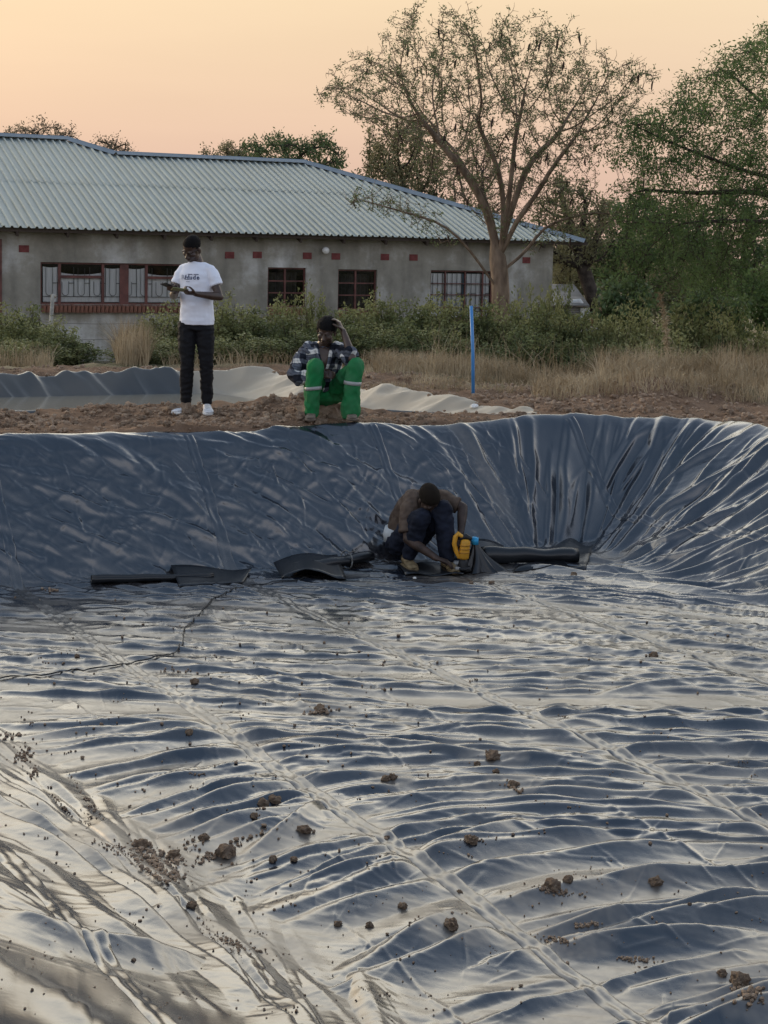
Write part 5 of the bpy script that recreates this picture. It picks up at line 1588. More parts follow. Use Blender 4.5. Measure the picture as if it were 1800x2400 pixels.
m_whiteshoe = mat('white_trainer', (0.72, 0.72, 0.73), 0.55, 0.35, var_col=(0.42, 0.42, 0.43), vscale=22)
m_solew = mat('white_sole', (0.70, 0.69, 0.66), 0.6, 0.3)
m_orange = mat('orange_heel', (0.70, 0.14, 0.05), 0.6, 0.3)
def cloth_disp(seed, amp, fr=(7, 7, 11), fine=0.35):
    o = Vector((seed * 3.1, seed * 1.7, seed))
    def f(p):
        q = Vector((p.x * fr[0], p.y * fr[1], p.z * fr[2])) + o
        a = mnoise.noise(q); b_ = mnoise.noise(q * 2.3 + o)
        return amp * ((1 - abs(a) * 2) * 0.8 + fine * b_)
    return f
# ---- standing man with the phones
b0 = at_surface(456, 968, gz, 8, 30)
m1 = empty('person', b0, 0, 'standing man in white t-shirt and black trousers looking down at two phones', 'person')
HM = frame((-.42, -.72, -.56), (0, -.45, 1))
hc = (-.035, -.05, 1.555)
mb = MB(); add_head(mb, hc, HM, (.015, .015, 1.40), 1.0)
limb(mb, [(.01, .01, .95), (.01, .01, 1.12), (.01, .01, 1.27), (.012, .012, 1.36)], [.10, .10, .115, .06], flat=(1, .66), up=(0, 1, 0))
for sh, el, wr in (((.140, -.035, 1.338), (.236, -.105, 1.105), (.030, -.275, 1.135)), ((-.132, .045, 1.338), (-.205, -.02, 1.105), (-.165, -.235, 1.150))):
    sh, el, wr = Vector(sh), Vector(el), Vector(wr)
    limb(mb, [sh, sh.lerp(el, .5), el], [.042, .042, .036], flat=(1, 1))
    limb(mb, [el, el.lerp(wr, .3), el.lerp(wr, .75), wr], [.038, .040, .030, .025])
add_hand(mb, (.030, -.275, 1.135), (-.80, -.52, .12), (-.15, .25, 1), (-.3, -.5, .8), 0.85, 1.0, tcurl=0.9)
add_hand(mb, (-.165, -.235, 1.150), (-.30, -.92, .28), (.1, .25, .95), (.6, 0, .6), 0.85, 1.0, tcurl=0.9)
for hx, kx, ax in ((-.085, -.075, -.085), (.085, .105, .112)): limb(mb, [(hx * .8, 0, .86), (kx, -.02, .47), (ax, .02, .08)], [.05, .042, .034])
remeshed('body', mb, .0065, m_skin, m1, 3)
add_hair(hc, HM, m_hair, m1, 1.0, -0.045, 0.062, 0.0015, 0.0012); add_eyes(hc, HM, m1, 1.0, False)
mb = MB()
mb.tube([(.012, .012, .838), (.012, .012, .90), (.012, .005, 1.05), (.012, .0, 1.20), (.012, .005, 1.31), (.012, .012, 1.385), (.014, .016, 1.425)],
        [.164, .160, .150, .162, .166, .136, .072], 20, [(1, .74), (1, .74), (1, .74), (1, .70), (1, .66), (1, .60), (1, .80)], (0, 1, 0))
mb.tube([(.085, -.005, 1.372), (.135, -.03, 1.352), (.170, -.05, 1.305), (.205, -.07, 1.215)], [.046, .054, .056, .058], 12); mb.tube([(-.075, .02, 1.372), (-.122, .035, 1.352), (-.150, .035, 1.305), (-.180, .015, 1.215)], [.046, .054, .056, .057], 12)
tee = remeshed('t_shirt', mb, .0075, m_tee, m1, 4, cloth_disp(3, .0062, (7, 7, 12), .6))
mb = MB()
mb.tube([(.01, .012, .925), (.01, .012, .86), (.008, .012, .79)], [.140, .146, .145], 16, (1, .70), (0, 1, 0))
limb(mb, [(-.075, .01, .82), (-.078, -.01, .66), (-.072, -.025, .48), (-.078, .0, .30), (-.085, .02, .12)], [.088, .082, .062, .060, .050])
limb(mb, [(.088, .01, .82), (.098, -.01, .66), (.108, -.025, .48), (.112, .0, .30), (.115, .02, .12)], [.088, .082, .062, .060, .050])
remeshed('trousers', mb, .0085, m_black, m1, 3, cloth_disp(5, .009, (9, 9, 20), .6))
for heel, toe in (((-.070, .045, .0), (-.175, -.145, .0)), ((.108, .045, .0), (.155, -.175, .0))):
    shoe(m1, heel, toe, m_whiteshoe, m_solew, 0.048, 0.095, m_solew, m_orange)
# print on the chest, laid on the cloth
teebvh = bvh_of(tee)
def text_mesh(body, size, shear=0.0, off=0.0):
    cu = bpy.data.curves.new('text', 'FONT'); cu.body = body; cu.size = size; cu.shear = shear; cu.offset = off; cu.align_x = 'LEFT'
    ob = bpy.data.objects.new('text', cu); C.objects.link(ob)
    me = evaluated_mesh(ob)
    bpy.data.objects.remove(ob); bpy.data.curves.remove(cu)
    return me
def lay_print(parts, m, name='shirt_print'):
    """parts: list of (mesh|quads, x0, z0) in shirt-front coordinates; each point is dropped onto the cloth"""
    V_, F_ = [], []
    for me, x0, z0 in parts:
        bm = bmesh.new()
        if isinstance(me, bpy.types.Mesh): bm.from_mesh(me)
        else:
            vs = [bm.verts.new((x, y, 0)) for x, y in me]; bm.faces.new(vs)
        bmesh.ops.triangulate(bm, faces=bm.faces[:]); bmesh.ops.subdivide_edges(bm, edges=[e for e in bm.edges if e.calc_length() > .012], cuts=1, use_grid_fill=False)
        bmesh.ops.triangulate(bm, faces=bm.faces[:])
        o_ = len(V_); bm.verts.index_update()
        for v in bm.verts:
            p = Vector((x0 + v.co.x, -1.0, z0 + v.co.y))
            hit = teebvh.ray_cast(p, Vector((0, 1, 0)), 3.0)
            q = hit[0] if hit[0] is not None else Vector((p.x, -.13, p.z))
            V_.append(Vector((q.x, q.y - .004, q.z)))
        for f in bm.faces: F_.append(tuple(o_ + v.index for v in f.verts))
        bm.free()
    return mesh_obj(name, V_, F_, m, m1, False)
zz = (965 - 649) / 250.0
lay_print([(text_mesh('R', .058, 0, .001), -.128, zz)], m_print_pale, 'faded_letter')
lay_print([(text_mesh('H', .058, 0.25, .0015), -.098, zz), (text_mesh('u', .056, 0, .0012), -.048, zz), (text_mesh('d', .056, 0, .0012), -.015, zz), (text_mesh('e', .056, 0, .0012), .020, zz),
           ([(-.062, .050), (-.020, .050), (-.020, .043), (-.065, .043)], 0, zz), ([(-.088, .004), (-.045, .004), (-.045, -.003), (-.092, -.003)], 0, zz), ([(-.008, .050), (.038, .050), (.038, .044), (-.008, .044)], 0, zz),
           (text_mesh('wdtatu', .013, 0, 0), -.080, zz - .024)], m_print)
def phone(loc, M, m_case, m_screen, label, L=.15, W=.074):
    o = MB().box((0, 0, 0), (W, L, .009)).build('smartphone', m_case, None)
    bv = o.modifiers.new('b', 'BEVEL'); bv.width = .004; bv.segments = 2
    o.matrix_world = Matrix.Translation(m1.location + Vector(loc)) @ M.to_4x4()
    s_ = MB().box((0, 0, .0052), (W - .008, L - .012, .0012)).build('screen', m_screen, o)
    tag(o, label, 'phone', 'phones held by the standing man')
m_scr = mat('dark_screen', (0.015, 0.016, 0.018), 0.12, 0.5)
phone((-.210, -.330, 1.205), frame((-.55, -.70, .28), (.1, .45, .9)), mat('black_phone_case', (0.015, 0.015, 0.016), 0.5), m_scr, "black phone in the standing man's outer hand, held further from his shirt")
phone((-.105, -.345, 1.172), frame((-.85, -.40, .12), (-.05, .35, .9)), mat('olive_phone_case', (0.20, 0.21, 0.09), 0.5), m_scr, "olive green phone in the standing man's nearer hand, just before his shirt")

# ---- seated man
def plaid(name):
    m = bpy.data.materials.new(name); m.use_nodes = True
    t = m.node_tree; b = t.nodes['Principled BSDF']; b.inputs['Roughness'].default_value = 0.9; b.inputs['Specular IOR Level'].default_value = 0.1
    tc = t.nodes.new('ShaderNodeTexCoord')
    nzn = t.nodes.new('ShaderNodeTexNoise'); nzn.inputs['Scale'].default_value = 5
    t.links.new(tc.outputs['Object'], nzn.inputs['Vector'])
    wob = t.nodes.new('ShaderNodeMix'); wob.data_type = 'VECTOR'; wob.inputs[0].default_value = 0.10
    t.links.new(tc.outputs['Object'], wob.inputs[4]); t.links.new(nzn.outputs[1], wob.inputs[5])
    acc = None
    for vec, freq, thr, wgt in (((0.10, 0.2, 1.0), 10.0, 0.52, 0.5), ((1.0, 0.75, -0.08), 9.0, 0.55, 0.5), ((0.1, 0.2, 1.0), 40.0, 0.80, -0.18), ((1.0, 0.75, 0.0), 36.0, 0.80, -0.18)):
        d = t.nodes.new('ShaderNodeVectorMath'); d.operation = 'DOT_PRODUCT'; d.inputs[1].default_value = vec; t.links.new(wob.outputs[1], d.inputs[0])
        m1_ = t.nodes.new('ShaderNodeMath'); m1_.operation = 'MULTIPLY'; m1_.inputs[1].default_value = freq; t.links.new(d.outputs['Value'], m1_.inputs[0])
        fr = t.nodes.new('ShaderNodeMath'); fr.operation = 'FRACT'; t.links.new(m1_.outputs[0], fr.inputs[0])
        gt = t.nodes.new('ShaderNodeMath'); gt.operation = 'GREATER_THAN'; gt.inputs[1].default_value = thr; t.links.new(fr.outputs[0], gt.inputs[0])
        ml = t.nodes.new('ShaderNodeMath'); ml.operation = 'MULTIPLY_ADD'; ml.inputs[1].default_value = wgt; t.links.new(gt.outputs[0], ml.inputs[0])
        if acc is not None: t.links.new(acc, ml.inputs[2])
        else: ml.inputs[2].default_value = 0.0
        acc = ml.outputs[0]
    r = t.nodes.new('ShaderNodeValToRGB'); e = r.color_ramp.elements
    e[0].position = 0.0; e[0].color = (0.016, 0.018, 0.026, 1); e[1].position = 1.0; e[1].color = (0.62, 0.61, 0.58, 1); q = e.new(0.5); q.color = (0.10, 0.11, 0.135, 1)
    t.links.new(acc, r.inputs[0]); t.links.new(r.outputs[0], b.inputs['Base Color'])
    return m
m_plaid = plaid('plaid_flannel')
m_green = mat('green_workwear', (0.012, 0.165, 0.050), 0.85, 0.2, var_col=(0.040, 0.165, 0.068), vscale=6, bump=0.2, bscale=16)
m_reflect = mat('reflective_tape', (0.34, 0.34, 0.32), 0.4, 0.5, var=0.15)
m_dustyshoe = mat('dusty_shoe', (0.16, 0.13, 0.10), 0.8, 0.2, var=0.3, vscale=20)
s0_ = at_surface(768, 975, gz, 8, 30)
m2 = empty('person', s0_ + Vector((-.03, 0, 0)), 0, 'seated man in plaid shirt and green work trousers resting his head on one hand', 'person')
HM = frame((-.22, -.90, -.38), (.10, -.2, 1))
hc = (.010, -.135, .795)
mb = MB(); add_head(mb, hc, HM, (-.02, -.03, .655), 1.02)
limb(mb, [(-.01, .08, .22), (-.02, .04, .40), (-.03, 0, .55), (-.025, -.02, .63)], [.11, .105, .115, .07], flat=(1, .7), up=(0, 1, 0))
for sh, el, wr in (((.125, -.02, .625), (.255, -.30, .555), (.165, -.20, .80)), ((-.195, 0, .62), (-.29, -.10, .37), (-.05, -.235, .40))):
    sh, el, wr = Vector(sh), Vector(el), Vector(wr)
    limb(mb, [sh, sh.lerp(el, .5), el], [.036, .036, .036]); limb(mb, [el, el.lerp(wr, .3), el.lerp(wr, .75), wr], [.040, .042, .032, .027])
add_hand(mb, (.165, -.20, .80), (-.42, .10, .80), (-.8, .15, -.2), (-.1, -1, .2), 0.50, 1.05, tcurl=0.6)
add_hand(mb, (-.05, -.235, .40), (.93, -.12, .06), (.05, .8, -.5), (0, -.3, 1), 0.40, 1.05, tcurl=0.5)
remeshed('body', mb, .0065, m_skin2, m2, 3)
add_hair(hc, HM, m_hair, m2, 1.02, -0.06, 0.042, 0.013, 0.006); add_eyes(hc, HM, m2, 1.02, False)
mb = MB()
mb.tube([(-.02, .09, .19), (-.02, .07, .30), (-.03, .04, .42), (-.035, .005, .54), (-.03, -.01, .615), (-.022, -.015, .662)], [.170, .172, .176, .188, .168, .088], 20, [(1, .75)] * 5 + [(1, .8)], (0, 1, 0))
limb(mb, [(-.155, .005, .61), (-.225, -.03, .51), (-.275, -.09, .38), (-.23, -.15, .355), (-.13, -.20, .375)], [.070, .072, .068, .064, .054])
limb(mb, [(.105, -.02, .62), (.18, -.14, .60), (.250, -.285, .545), (.235, -.275, .61)], [.075, .074, .072, .058])
# the open shirt front: two lapels and a collar standing off the chest
remeshed('plaid_shirt', mb, .008, m_plaid, m2, 3, cloth_disp(11, .016, (10, 10, 13), .7))
bvh2 = bvh_of(m2.children[-1])
def on_shirt(x, z, off):
    h = bvh2.ray_cast(Vector((x, -1, z)), Vector((0, 1, 0)), 3)
    return (h[0] if h[0] is not None else Vector((x, -.1, z))) + Vector((0, -off, 0))
# bare chest shows in a long V
NV = 12; V_, F_ = [], []
for i in range(NV + 1):
    t_ = i / NV; z = .672 - .235 * t_; w_ = .050 * (1 - t_) ** .8 + .004
    for j in range(5): V_.append(on_shirt(-.010 + .012 * t_ + w_ * (j - 2) / 2, z, .005 + .004 * (1 - ((j - 2) / 2) ** 2)))
for i in range(NV):
    for j in range(4): a = i * 5 + j; F_.append((a, a + 5, a + 6, a + 1))
mesh_obj('bare_chest', V_, F_, m_skin2, m2)
for sgn, nm in ((-1, 'collar'), (1, 'collar')):
    V_, F_ = [], []
    for i in range(NV + 1):
        t_ = i / NV; z = .685 - .24 * t_; w_ = .052 * (1 - t_) ** .8 + .006; ww = .050 * (1 - .55 * t_)
        for j in range(4):
            q = on_shirt(-.010 + .012 * t_ + sgn * (w_ + ww * j / 3), z + .012 * (j == 3) * (1 - t_), .010 + .016 * math.sin(math.pi * (j + .4) / 3.6))
            V_.append(q)
    for i in range(NV):
        for j in range(3): a = i * 4 + j; F_.append((a, a + 4, a + 5, a + 1))
    mesh_obj(nm, V_, F_, m_plaid, m2)
mb = MB()
mb.ell((-.01, .08, .20), (.175, .14, .11), None, 16, 10)
limb(mb, [(-.10, .06, .21), (-.09, -.14, .36), (-.072, -.315, .475)], [.100, .086, .070])
limb(mb, [(-.072, -.325, .475), (-.09, -.335, .33), (-.10, -.325, .18), (-.105, -.30, .065)], [.078, .070, .064, .064])
limb(mb, [(.09, .06, .21), (.19, -.13, .36), (.285, -.295, .490)], [.100, .086, .070])
limb(mb, [(.285, -.305, .490), (.262, -.315, .34), (.25, -.31, .20), (.245, -.29, .085)], [.078, .072, .076, .090])
gt_ = remeshed('work_trousers', mb, .008, m_green, m2, 3, cloth_disp(17, .011, (11, 11, 8), .7))
for a, c_ in (((-.094, -.334, .30), (-.091, -.335, .270)), ((.262, -.315, .355), (.259, -.315, .322))):
    MB().tube([a, c_], [.0795, .0785] if a[0] < 0 else [.0815, .0815], 20, (1, 1.0)).build('reflective_strip', m_reflect, m2, True)
shoe(m2, (-.10, -.25, 0), (-.115, -.46, 0), m_dustyshoe, m_dustyshoe, .046, .085); shoe(m2, (.245, -.24, .01), (.27, -.45, .01), m_dustyshoe, m_dustyshoe, .046, .085)
sz = gz(m2.location.x, m2.location.y + .1)

# ---- worker crouching in the pit
c0 = on_liner(985, 1334)
m3 = empty('person', c0 + Vector((0, .12, .02)), 0, 'crouching worker in dusty brown shirt and dark jeans bent over the sheet', 'person')
m_dustshirt = mat('dusty_brown_shirt', (0.062, 0.043, 0.033), 0.9, 0.15, var_col=(0.135, 0.100, 0.078), vscale=7, bump=0.2, bscale=12)
m_jeans = mat('dark_blue_jeans', (0.012, 0.015, 0.026), 0.85, 0.2, var=0.35, vscale=7, bump=0.2, bscale=14)
m_boot = mat('tan_work_boot', (0.12, 0.088, 0.048), 0.85, 0.15, var_col=(0.25, 0.19, 0.11), vscale=22, bump=0.4, bscale=30)
m_vest = mat('white_undershirt', (0.48, 0.50, 0.50), 0.85, 0.2, var=0.15)
HM = frame((.40, -.52, -.76), (.15, -.76, .62))
hc = (.062, -.160, .580)
mb = MB(); add_head(mb, hc, HM, (.025, -.01, .545), 1.02)
limb(mb, [(-.14, .12, .20), (-.10, .08, .34), (-.03, .03, .48), (.03, .0, .54)], [.11, .11, .115, .07], flat=(1, .75), up=(0, 1, 0))
for sh, el, wr in (((-.095, -.04, .525), (-.110, -.20, .245), (.125, -.32, .115)), ((.185, .02, .555), (.345, -.03, .490), (.325, -.185, .300))):
    sh, el, wr = Vector(sh), Vector(el), Vector(wr)
    limb(mb, [sh, sh.lerp(el, .5), el], [.054, .050, .041]); limb(mb, [el, el.lerp(wr, .3), el.lerp(wr, .75), wr], [.041, .044, .033, .028])
add_hand(mb, (.125, -.32, .115), (.92, -.12, -.28), (.1, 0, -1), (.2, .6, .3), 0.38, 1.08, tcurl=0.4)
add_hand(mb, (.325, -.185, .300), (-.05, -.62, -.62), (-.3, .55, -.55), (-.8, 0, .2), 0.75, 1.05, tcurl=0.8)
remeshed('body', mb, .0065, m_skin3, m3, 3)
add_hair(hc, HM, mat('dusty_black_hair', (0.022, 0.017, 0.013), 0.95, 0.1, bump=0.8, bscale=160), m3, 1.02, -0.06, 0.035, 0.006, 0.003); add_eyes(hc, HM, m3, 1.02, False)
mb = MB()
mb.tube([(-.155, .12, .245), (-.125, .10, .33), (-.065, .06, .43), (.0, .03, .515), (.03, .005, .56)], [.126, .143, .153, .152, .082], 18, [(1, .80)] * 4 + [(1, .85)], (.3, 1, 0))
limb(mb, [(-.075, -.02, .53), (-.105, -.09, .44)], [.080, .074]); mb.tube([(-.100, -.08, .455), (-.112, -.155, .33), (-.114, -.172, .295)], [.074, .068, .070], 12)
limb(mb, [(.165, .02, .55), (.22, .0, .54)], [.075, .068]); mb.tube([(.20, .005, .545), (.285, -.012, .512), (.305, -.018, .505)], [.068, .064, .066], 12)
remeshed('shirt', mb, .008, m_dustshirt, m3, 3, cloth_disp(23, .012, (11, 11, 11), .7))
MB().tube([(.012, .022, .548), (.030, -.002, .572), (.036, -.010, .578)], [.088, .078, .074], 16, (1, .9), (.3, 1, 0)).build('collar', m_dustshirt, m3, True)
MB().tube([(-.175, .13, .275), (-.180, .135, .225), (-.180, .135, .16)], [.128, .138, .130], 18, (1, .85), (.3, 1, 0)).build('undershirt', m_vest, m3, True)
mb = MB()
mb.ell((-.14, .10, .155), (.155, .14, .115), None, 16, 10)
limb(mb, [(-.17, .03, .17), (-.09, -.09, .31), (-.007, -.215, .425)], [.105, .098, .080]); limb(mb, [(-.007, -.215, .425), (-.055, -.19, .26), (-.095, -.12, .095)], [.080, .074, .055])
limb(mb, [(-.06, .12, .17), (.06, -.03, .34), (.172, -.165, .49)], [.105, .098, .080]); limb(mb, [(.172, -.165, .49), (.195, -.19, .31), (.215, -.19, .10)], [.080, .076, .060])
remeshed('jeans', mb, .008, m_jeans, m3, 3, cloth_disp(29, .011, (11, 11, 14), .7))
shoe(m3, (-.13, -.04, -.01), (-.055, -.27, -.01), m_boot, m_boot, .050, .10); shoe(m3, (.195, -.12, -.01), (.285, -.34, -.01), m_boot, m_boot, .050, .10)

bpy.data.scenes.remove(TMP)
# ------------------------------------------------------------------ tools and scraps in the pit
m_yel = mat('yellow_tool_plastic', (0.60, 0.29, 0.025), 0.5, 0.4, var=0.15, vscale=12)
m_blk = mat('black_tool_rubber', (0.014, 0.014, 0.015), 0.55, 0.4)
m_scrap = bpy.data.materials.new('offcut_plastic'); m_scrap.use_nodes = True
liner_nodes(m_scrap, (0.010, 0.011, 0.013), (0.10, 0.09, 0.075), rough=0.30, ior=1.5)
M3 = m3.location
tool = empty('power_tool', M3 + Vector((.345, -.255, .015)), 0, "yellow and black hand power tool under the crouching worker's grip", 'tool')
tb = MB()
tb.tube([(.005, 0, .085), (.006, 0, .10), (.010, 0, .15), (.014, 0, .20), (.018, 0, .235), (.018, 0, .250)], [.040, .047, .046, .045, .043, .030], 12, (1, .85))
o = tb.build('motor_body', m_yel, tool, True)
rb_ = MB()
for z in (.135, .165, .195): rb_.tube([(.010 + (z - .15) * .08, 0, z), (.010 + (z - .15) * .08, 0, z + .010)], [.0490, .0490], 14, (1, .86))
rb_.build('cooling_rib', mat('dark_yellow_plastic', (0.42, 0.19, 0.02), 0.5, 0.4), tool, True)
MB().tube([(-.035, -.01, .10), (-.058, -.01, .15), (-.075, -.01, .21), (-.066, -.01, .27), (-.045, -.01, .295), (-.015, -.01, .275)], [.014, .019, .020, .021, .022, .015], 10, round_end=True).build('handle', m_yel, tool, True)
MB().tube([(-.02, 0, .262), (.02, 0, .272), (.055, 0, .258)], [.022, .026, .018], 10, round_end=True).build('top_grip', m_blk, tool, True)
MB().tube([(.0, 0, .0), (.0, 0, .02), (.002, 0, .05), (.004, 0, .088)], [.045, .046, .040, .034], 12).box((.0, -.02, .012), (.12, .10, .022)).build('base_plate', m_blk, tool, True)
MB().tube([(-.03, -.05, .01), (-.055, -.065, .018)], [.016, .016], 10, round_end=True).build('wheel', mat('grey_roller', (.3, .29, .27), .5), tool, True)
# gathered scrap with blue tape beside the tool
sc_ = empty('plastic_scrap', M3 + Vector((.445, -.16, .0)), 0, 'gathered dark plastic scrap bound with bright blue tape beside the yellow tool', 'plastic scrap')
V_, F_ = [], []
nb_, nr2 = 40, 9
for i in range(nr2):
    t_ = i / (nr2 - 1); z = .235 * (1 - t_) ** 1.0; r = .022 + .135 * t_ ** 1.5
    for j in range(nb_):
        a = 2 * math.pi * j / nb_
        rr_ = r * (1 + (.34 * t_ + .05) * math.sin(a * 7 + t_ * 2) + .10 * t_ * math.sin(a * 13 + 1))
        V_.append((rr_ * math.cos(a) * 1.05 + .05 * t_, rr_ * math.sin(a) * .75, z - .008))
for i in range(nr2 - 1):
    for j in range(nb_): F_.append((i * nb_ + j, (i + 1) * nb_ + j, (i + 1) * nb_ + (j + 1) % nb_, i * nb_ + (j + 1) % nb_))
mesh_obj('sheet', V_, F_, m_scrap, sc_)
MB().tube([(0, 0, .205), (0, 0, .262)], [.031, .029], 14).tube([(-.004, 0, .262), (-.004, 0, .267)], [.026, .02], 12).build('blue_tape', mat('blue_tape', (.03, .33, .60), .5, .4, var=.15), sc_, True)

def roll(name, p, q, r, turns, tail, label, flatten=0.75, tail_rise=0.0, tail_side=-1, cone=0.0):
    """a loosely rolled sheet: spiral cross-section swept from p to q, the loose end trailing on the floor"""
    p, q = Vector(p), Vector(q); ax = (q - p); L = ax.length; ax.normalize(); up = Vector((0, 0, 1)); s = ax.cross(up).normalized() * tail_side
    sec = []
    n = int(22 * turns)
    for i in range(n + 1):
        a = 2 * math.pi * turns * i / n; rr_ = r * (0.55 + 0.45 * i / n)
        sec.append((rr_ * math.sin(a), r + -rr_ * math.cos(a)))
    x0 = sec[-1][0]
    m_ = 10
    for i in range(1, m_ + 1): sec.append((x0 + tail * i / m_, 0.004 + tail_rise * (i / m_) ** 2))
    ns = 14
    V_, F_ = [], []
    for k in range(ns + 1):
        t_ = k / ns
        sag = 1 + .10 * math.sin(t_ * 5 + 1) + .05 * math.sin(t_ * 17); gr = 1 + cone * t_
        c_ = p.lerp(q, t_)
        for x, z in sec:
            tl = max(0, (x - x0) / tail) if tail and (x, z) in sec[n + 1:] else 0
            ed = .06 * tail * math.sin(t_ * 9) * tl
            V_.append(c_ + s * (x * gr * (1 + .04 * math.sin(t_ * 7 + z * 30)) + ed) + up * (z * flatten * sag * gr))
    w_ = len(sec)
    for k in range(ns):
        for j in range(w_ - 1): F_.append((k * w_ + j, k * w_ + j + 1, (k + 1) * w_ + j + 1, (k + 1) * w_ + j))
    o = empty(name, p, 0, label, 'liner offcut')
    V_ = [v - p for v in V_]
    so = mesh_obj('sheet', V_, F_, m_scrap, o)
    md = so.modifiers.new('t', 'SOLIDIFY'); md.thickness = .003
    return o
def lp(px, py, up=0.012): 
    v_ = on_liner(px, py); v_.z += up; return v_
r1_ = roll('liner_roll', lp(214, 1372), lp(500, 1362), .033, 1.6, .10, 'long narrow black roll of liner lying at the left foot of the far bank', .95)
flap_p = [(418, 1330), (470, 1352), (520, 1362), (586, 1345)]
# the loose sheet at the right end of the long roll
def draped_sheet(name, corner_px, nx_, ny_, bulge, label, m=m_scrap, parent=None, curl=0.0):
    c_ = [lp(*p_) for p_ in corner_px]
    V_, F_ = [], []
    for i in range(ny_ + 1):
        for j in range(nx_ + 1):
            u_, v_ = j / nx_, i / ny_
            q = c_[0].lerp(c_[1], u_).lerp(c_[3].lerp(c_[2], u_), v_)
            z_ = bulge(u_, v_)
            V_.append(Vector((q.x, q.y, max(liner_z(q.x, q.y) + .006, q.z) + z_)))
    for i in range(ny_):
        for j in range(nx_): a = i * (nx_ + 1) + j; F_.append((a, a + 1, a + nx_ + 2, a + nx_ + 1))
    o_ = V_[0].copy()
    ob = mesh_obj(name, [v - o_ for v in V_], F_, m, None); ob.location = o_
    md = ob.modifiers.new('t', 'SOLIDIFY'); md.thickness = .003
    if label: tag(ob, label, 'liner offcut')
    if parent:
        ob.parent = parent; ob.location = o_ - parent.location
    return ob
draped_sheet('loose_flap', [(420, 1378), (570, 1368), (590, 1344), (400, 1336)], 16, 8, lambda u, v: .015 * math.sin(u * 5.2 + .4) * v + .022 * v + .08 * max(0, u - .75) * v, None, parent=r1_)
r2_ = roll('liner_roll', lp(690, 1352), lp(868, 1318), .064, 2.0, .06, 'fat black roll of liner tied with cord, cardboard core showing, left of the worker', .8)
draped_sheet('loose_flap', [(660, 1358), (812, 1362), (790, 1318), (640, 1336)], 14, 8, lambda u, v: .070 * math.sin(min(1, u * 1.2) * 3.0) * (1 - .3 * v) + .05 * v, None, parent=r2_)
pc = lp(690, 1352); core = MB()
n = 18; V_ = []
dcore = (lp(868, 1318) - lp(690, 1352)).normalized()
cx_ = dcore.cross(Vector((0, 0, 1))).normalized()
for (rr_, dd_) in ((.034, -.004), (.029, -.004), (.029, .2), (.034, .2)):
    for j in range(n):
        a = 2 * math.pi * j / n; V_.append(pc - r2_.location + dcore * dd_ + cx_ * rr_ * math.cos(a) + Vector((0, 0, .040 + rr_ * math.sin(a))))
F_ = [(k * n + j, k * n + (j + 1) % n, ((k + 1) % 4) * n + (j + 1) % n, ((k + 1) % 4) * n + j) for k in range(4) for j in range(n)]
mesh_obj('cardboard_core', V_, F_, mat('brown_cardboard', (.20, .14, .09), .9, .1, var=.2), r2_)
m_cord = mat('grey_cord', (.20, .20, .19), .8, .2)
# cord tied round the fat roll, running down to the cable
tie = lp(812, 1335); tie.z += .0
pts = []
for j in range(15):
    a = 2 * math.pi * j / 14; pts.append(tie + cx_ * .080 * math.cos(a) * 1.0 + Vector((0, 0, .070 + .078 * math.sin(a))) - r2_.location)
MB().tube(pts, .006, 5).tube([pts[2] + Vector((0, 0, .01)), pts[2] + Vector((.05, -.02, .035)), pts[2] + Vector((.07, -.03, .02))], .005, 5).tube([pts[2], pts[2] + Vector((-.05, 0, .04))], .005, 5).build('tie_cord', m_cord, r2_, True)
r3_ = roll('liner_roll', lp(1128, 1322), lp(1352, 1318), .070, 1.8, .10, 'thick black roll of liner with dark open end, right of the worker', .92)
draped_sheet('liner_flap', [(1200, 1342), (1372, 1338), (1390, 1290), (1320, 1270)], 12, 8, lambda u, v: .03 * math.sin(u * 6) * v + .05 * u * v, 'upturned strip of loose liner just right of the thick black roll')
draped_sheet('liner_flap', [(1060, 1312), (1185, 1300), (1180, 1282), (1080, 1276)], 12, 6, lambda u, v: .05 * math.sin(u * 3.1) * v, 'raised fold of loose liner between the worker and the thick black roll')
# black patch sheet under the worker's hands
draped_sheet('liner_patch', [(950, 1352), (1085, 1352), (1100, 1325), (930, 1325)], 14, 6, lambda u, v: .012 * math.sin(u * 9 + v * 4) + .008, "flat black patch of liner under the worker's hands and boots")
# cable
cpx = [(745, 1243), (725, 1245), (680, 1252), (640, 1256), (590, 1258), (540, 1266), (500, 1276), (468, 1292), (452, 1306), (436, 1318), (420, 1338), (406, 1352), (398, 1368), (394, 1386), (388, 1402), (360, 1416), (330, 1424), (290, 1432), (250, 1440), (190, 1448), (130, 1454), (60, 1462), (0, 1468), (-60, 1474)]
cp = [lp(a * 1.085, b_ * 1.085, .008) for a, b_ in cpx]
cc_ = []
for i in range(len(cp) - 1):
    for j in range(5):
        q = cp[i].lerp(cp[i + 1], j / 5); z_ = liner_z(q.x, q.y) + .009; q.z = max(z_, q.z - .02); q.x += .006 * math.sin(i * 3 + j); cc_.append(q)
o = MB().tube([q - cc_[0] for q in cc_], .0045, 6).build('power_cable', m_blk, None, True); o.location = cc_[0]
tag(o, 'thin black cable snaking across the liner floor from the tied roll to the left edge', 'cable')

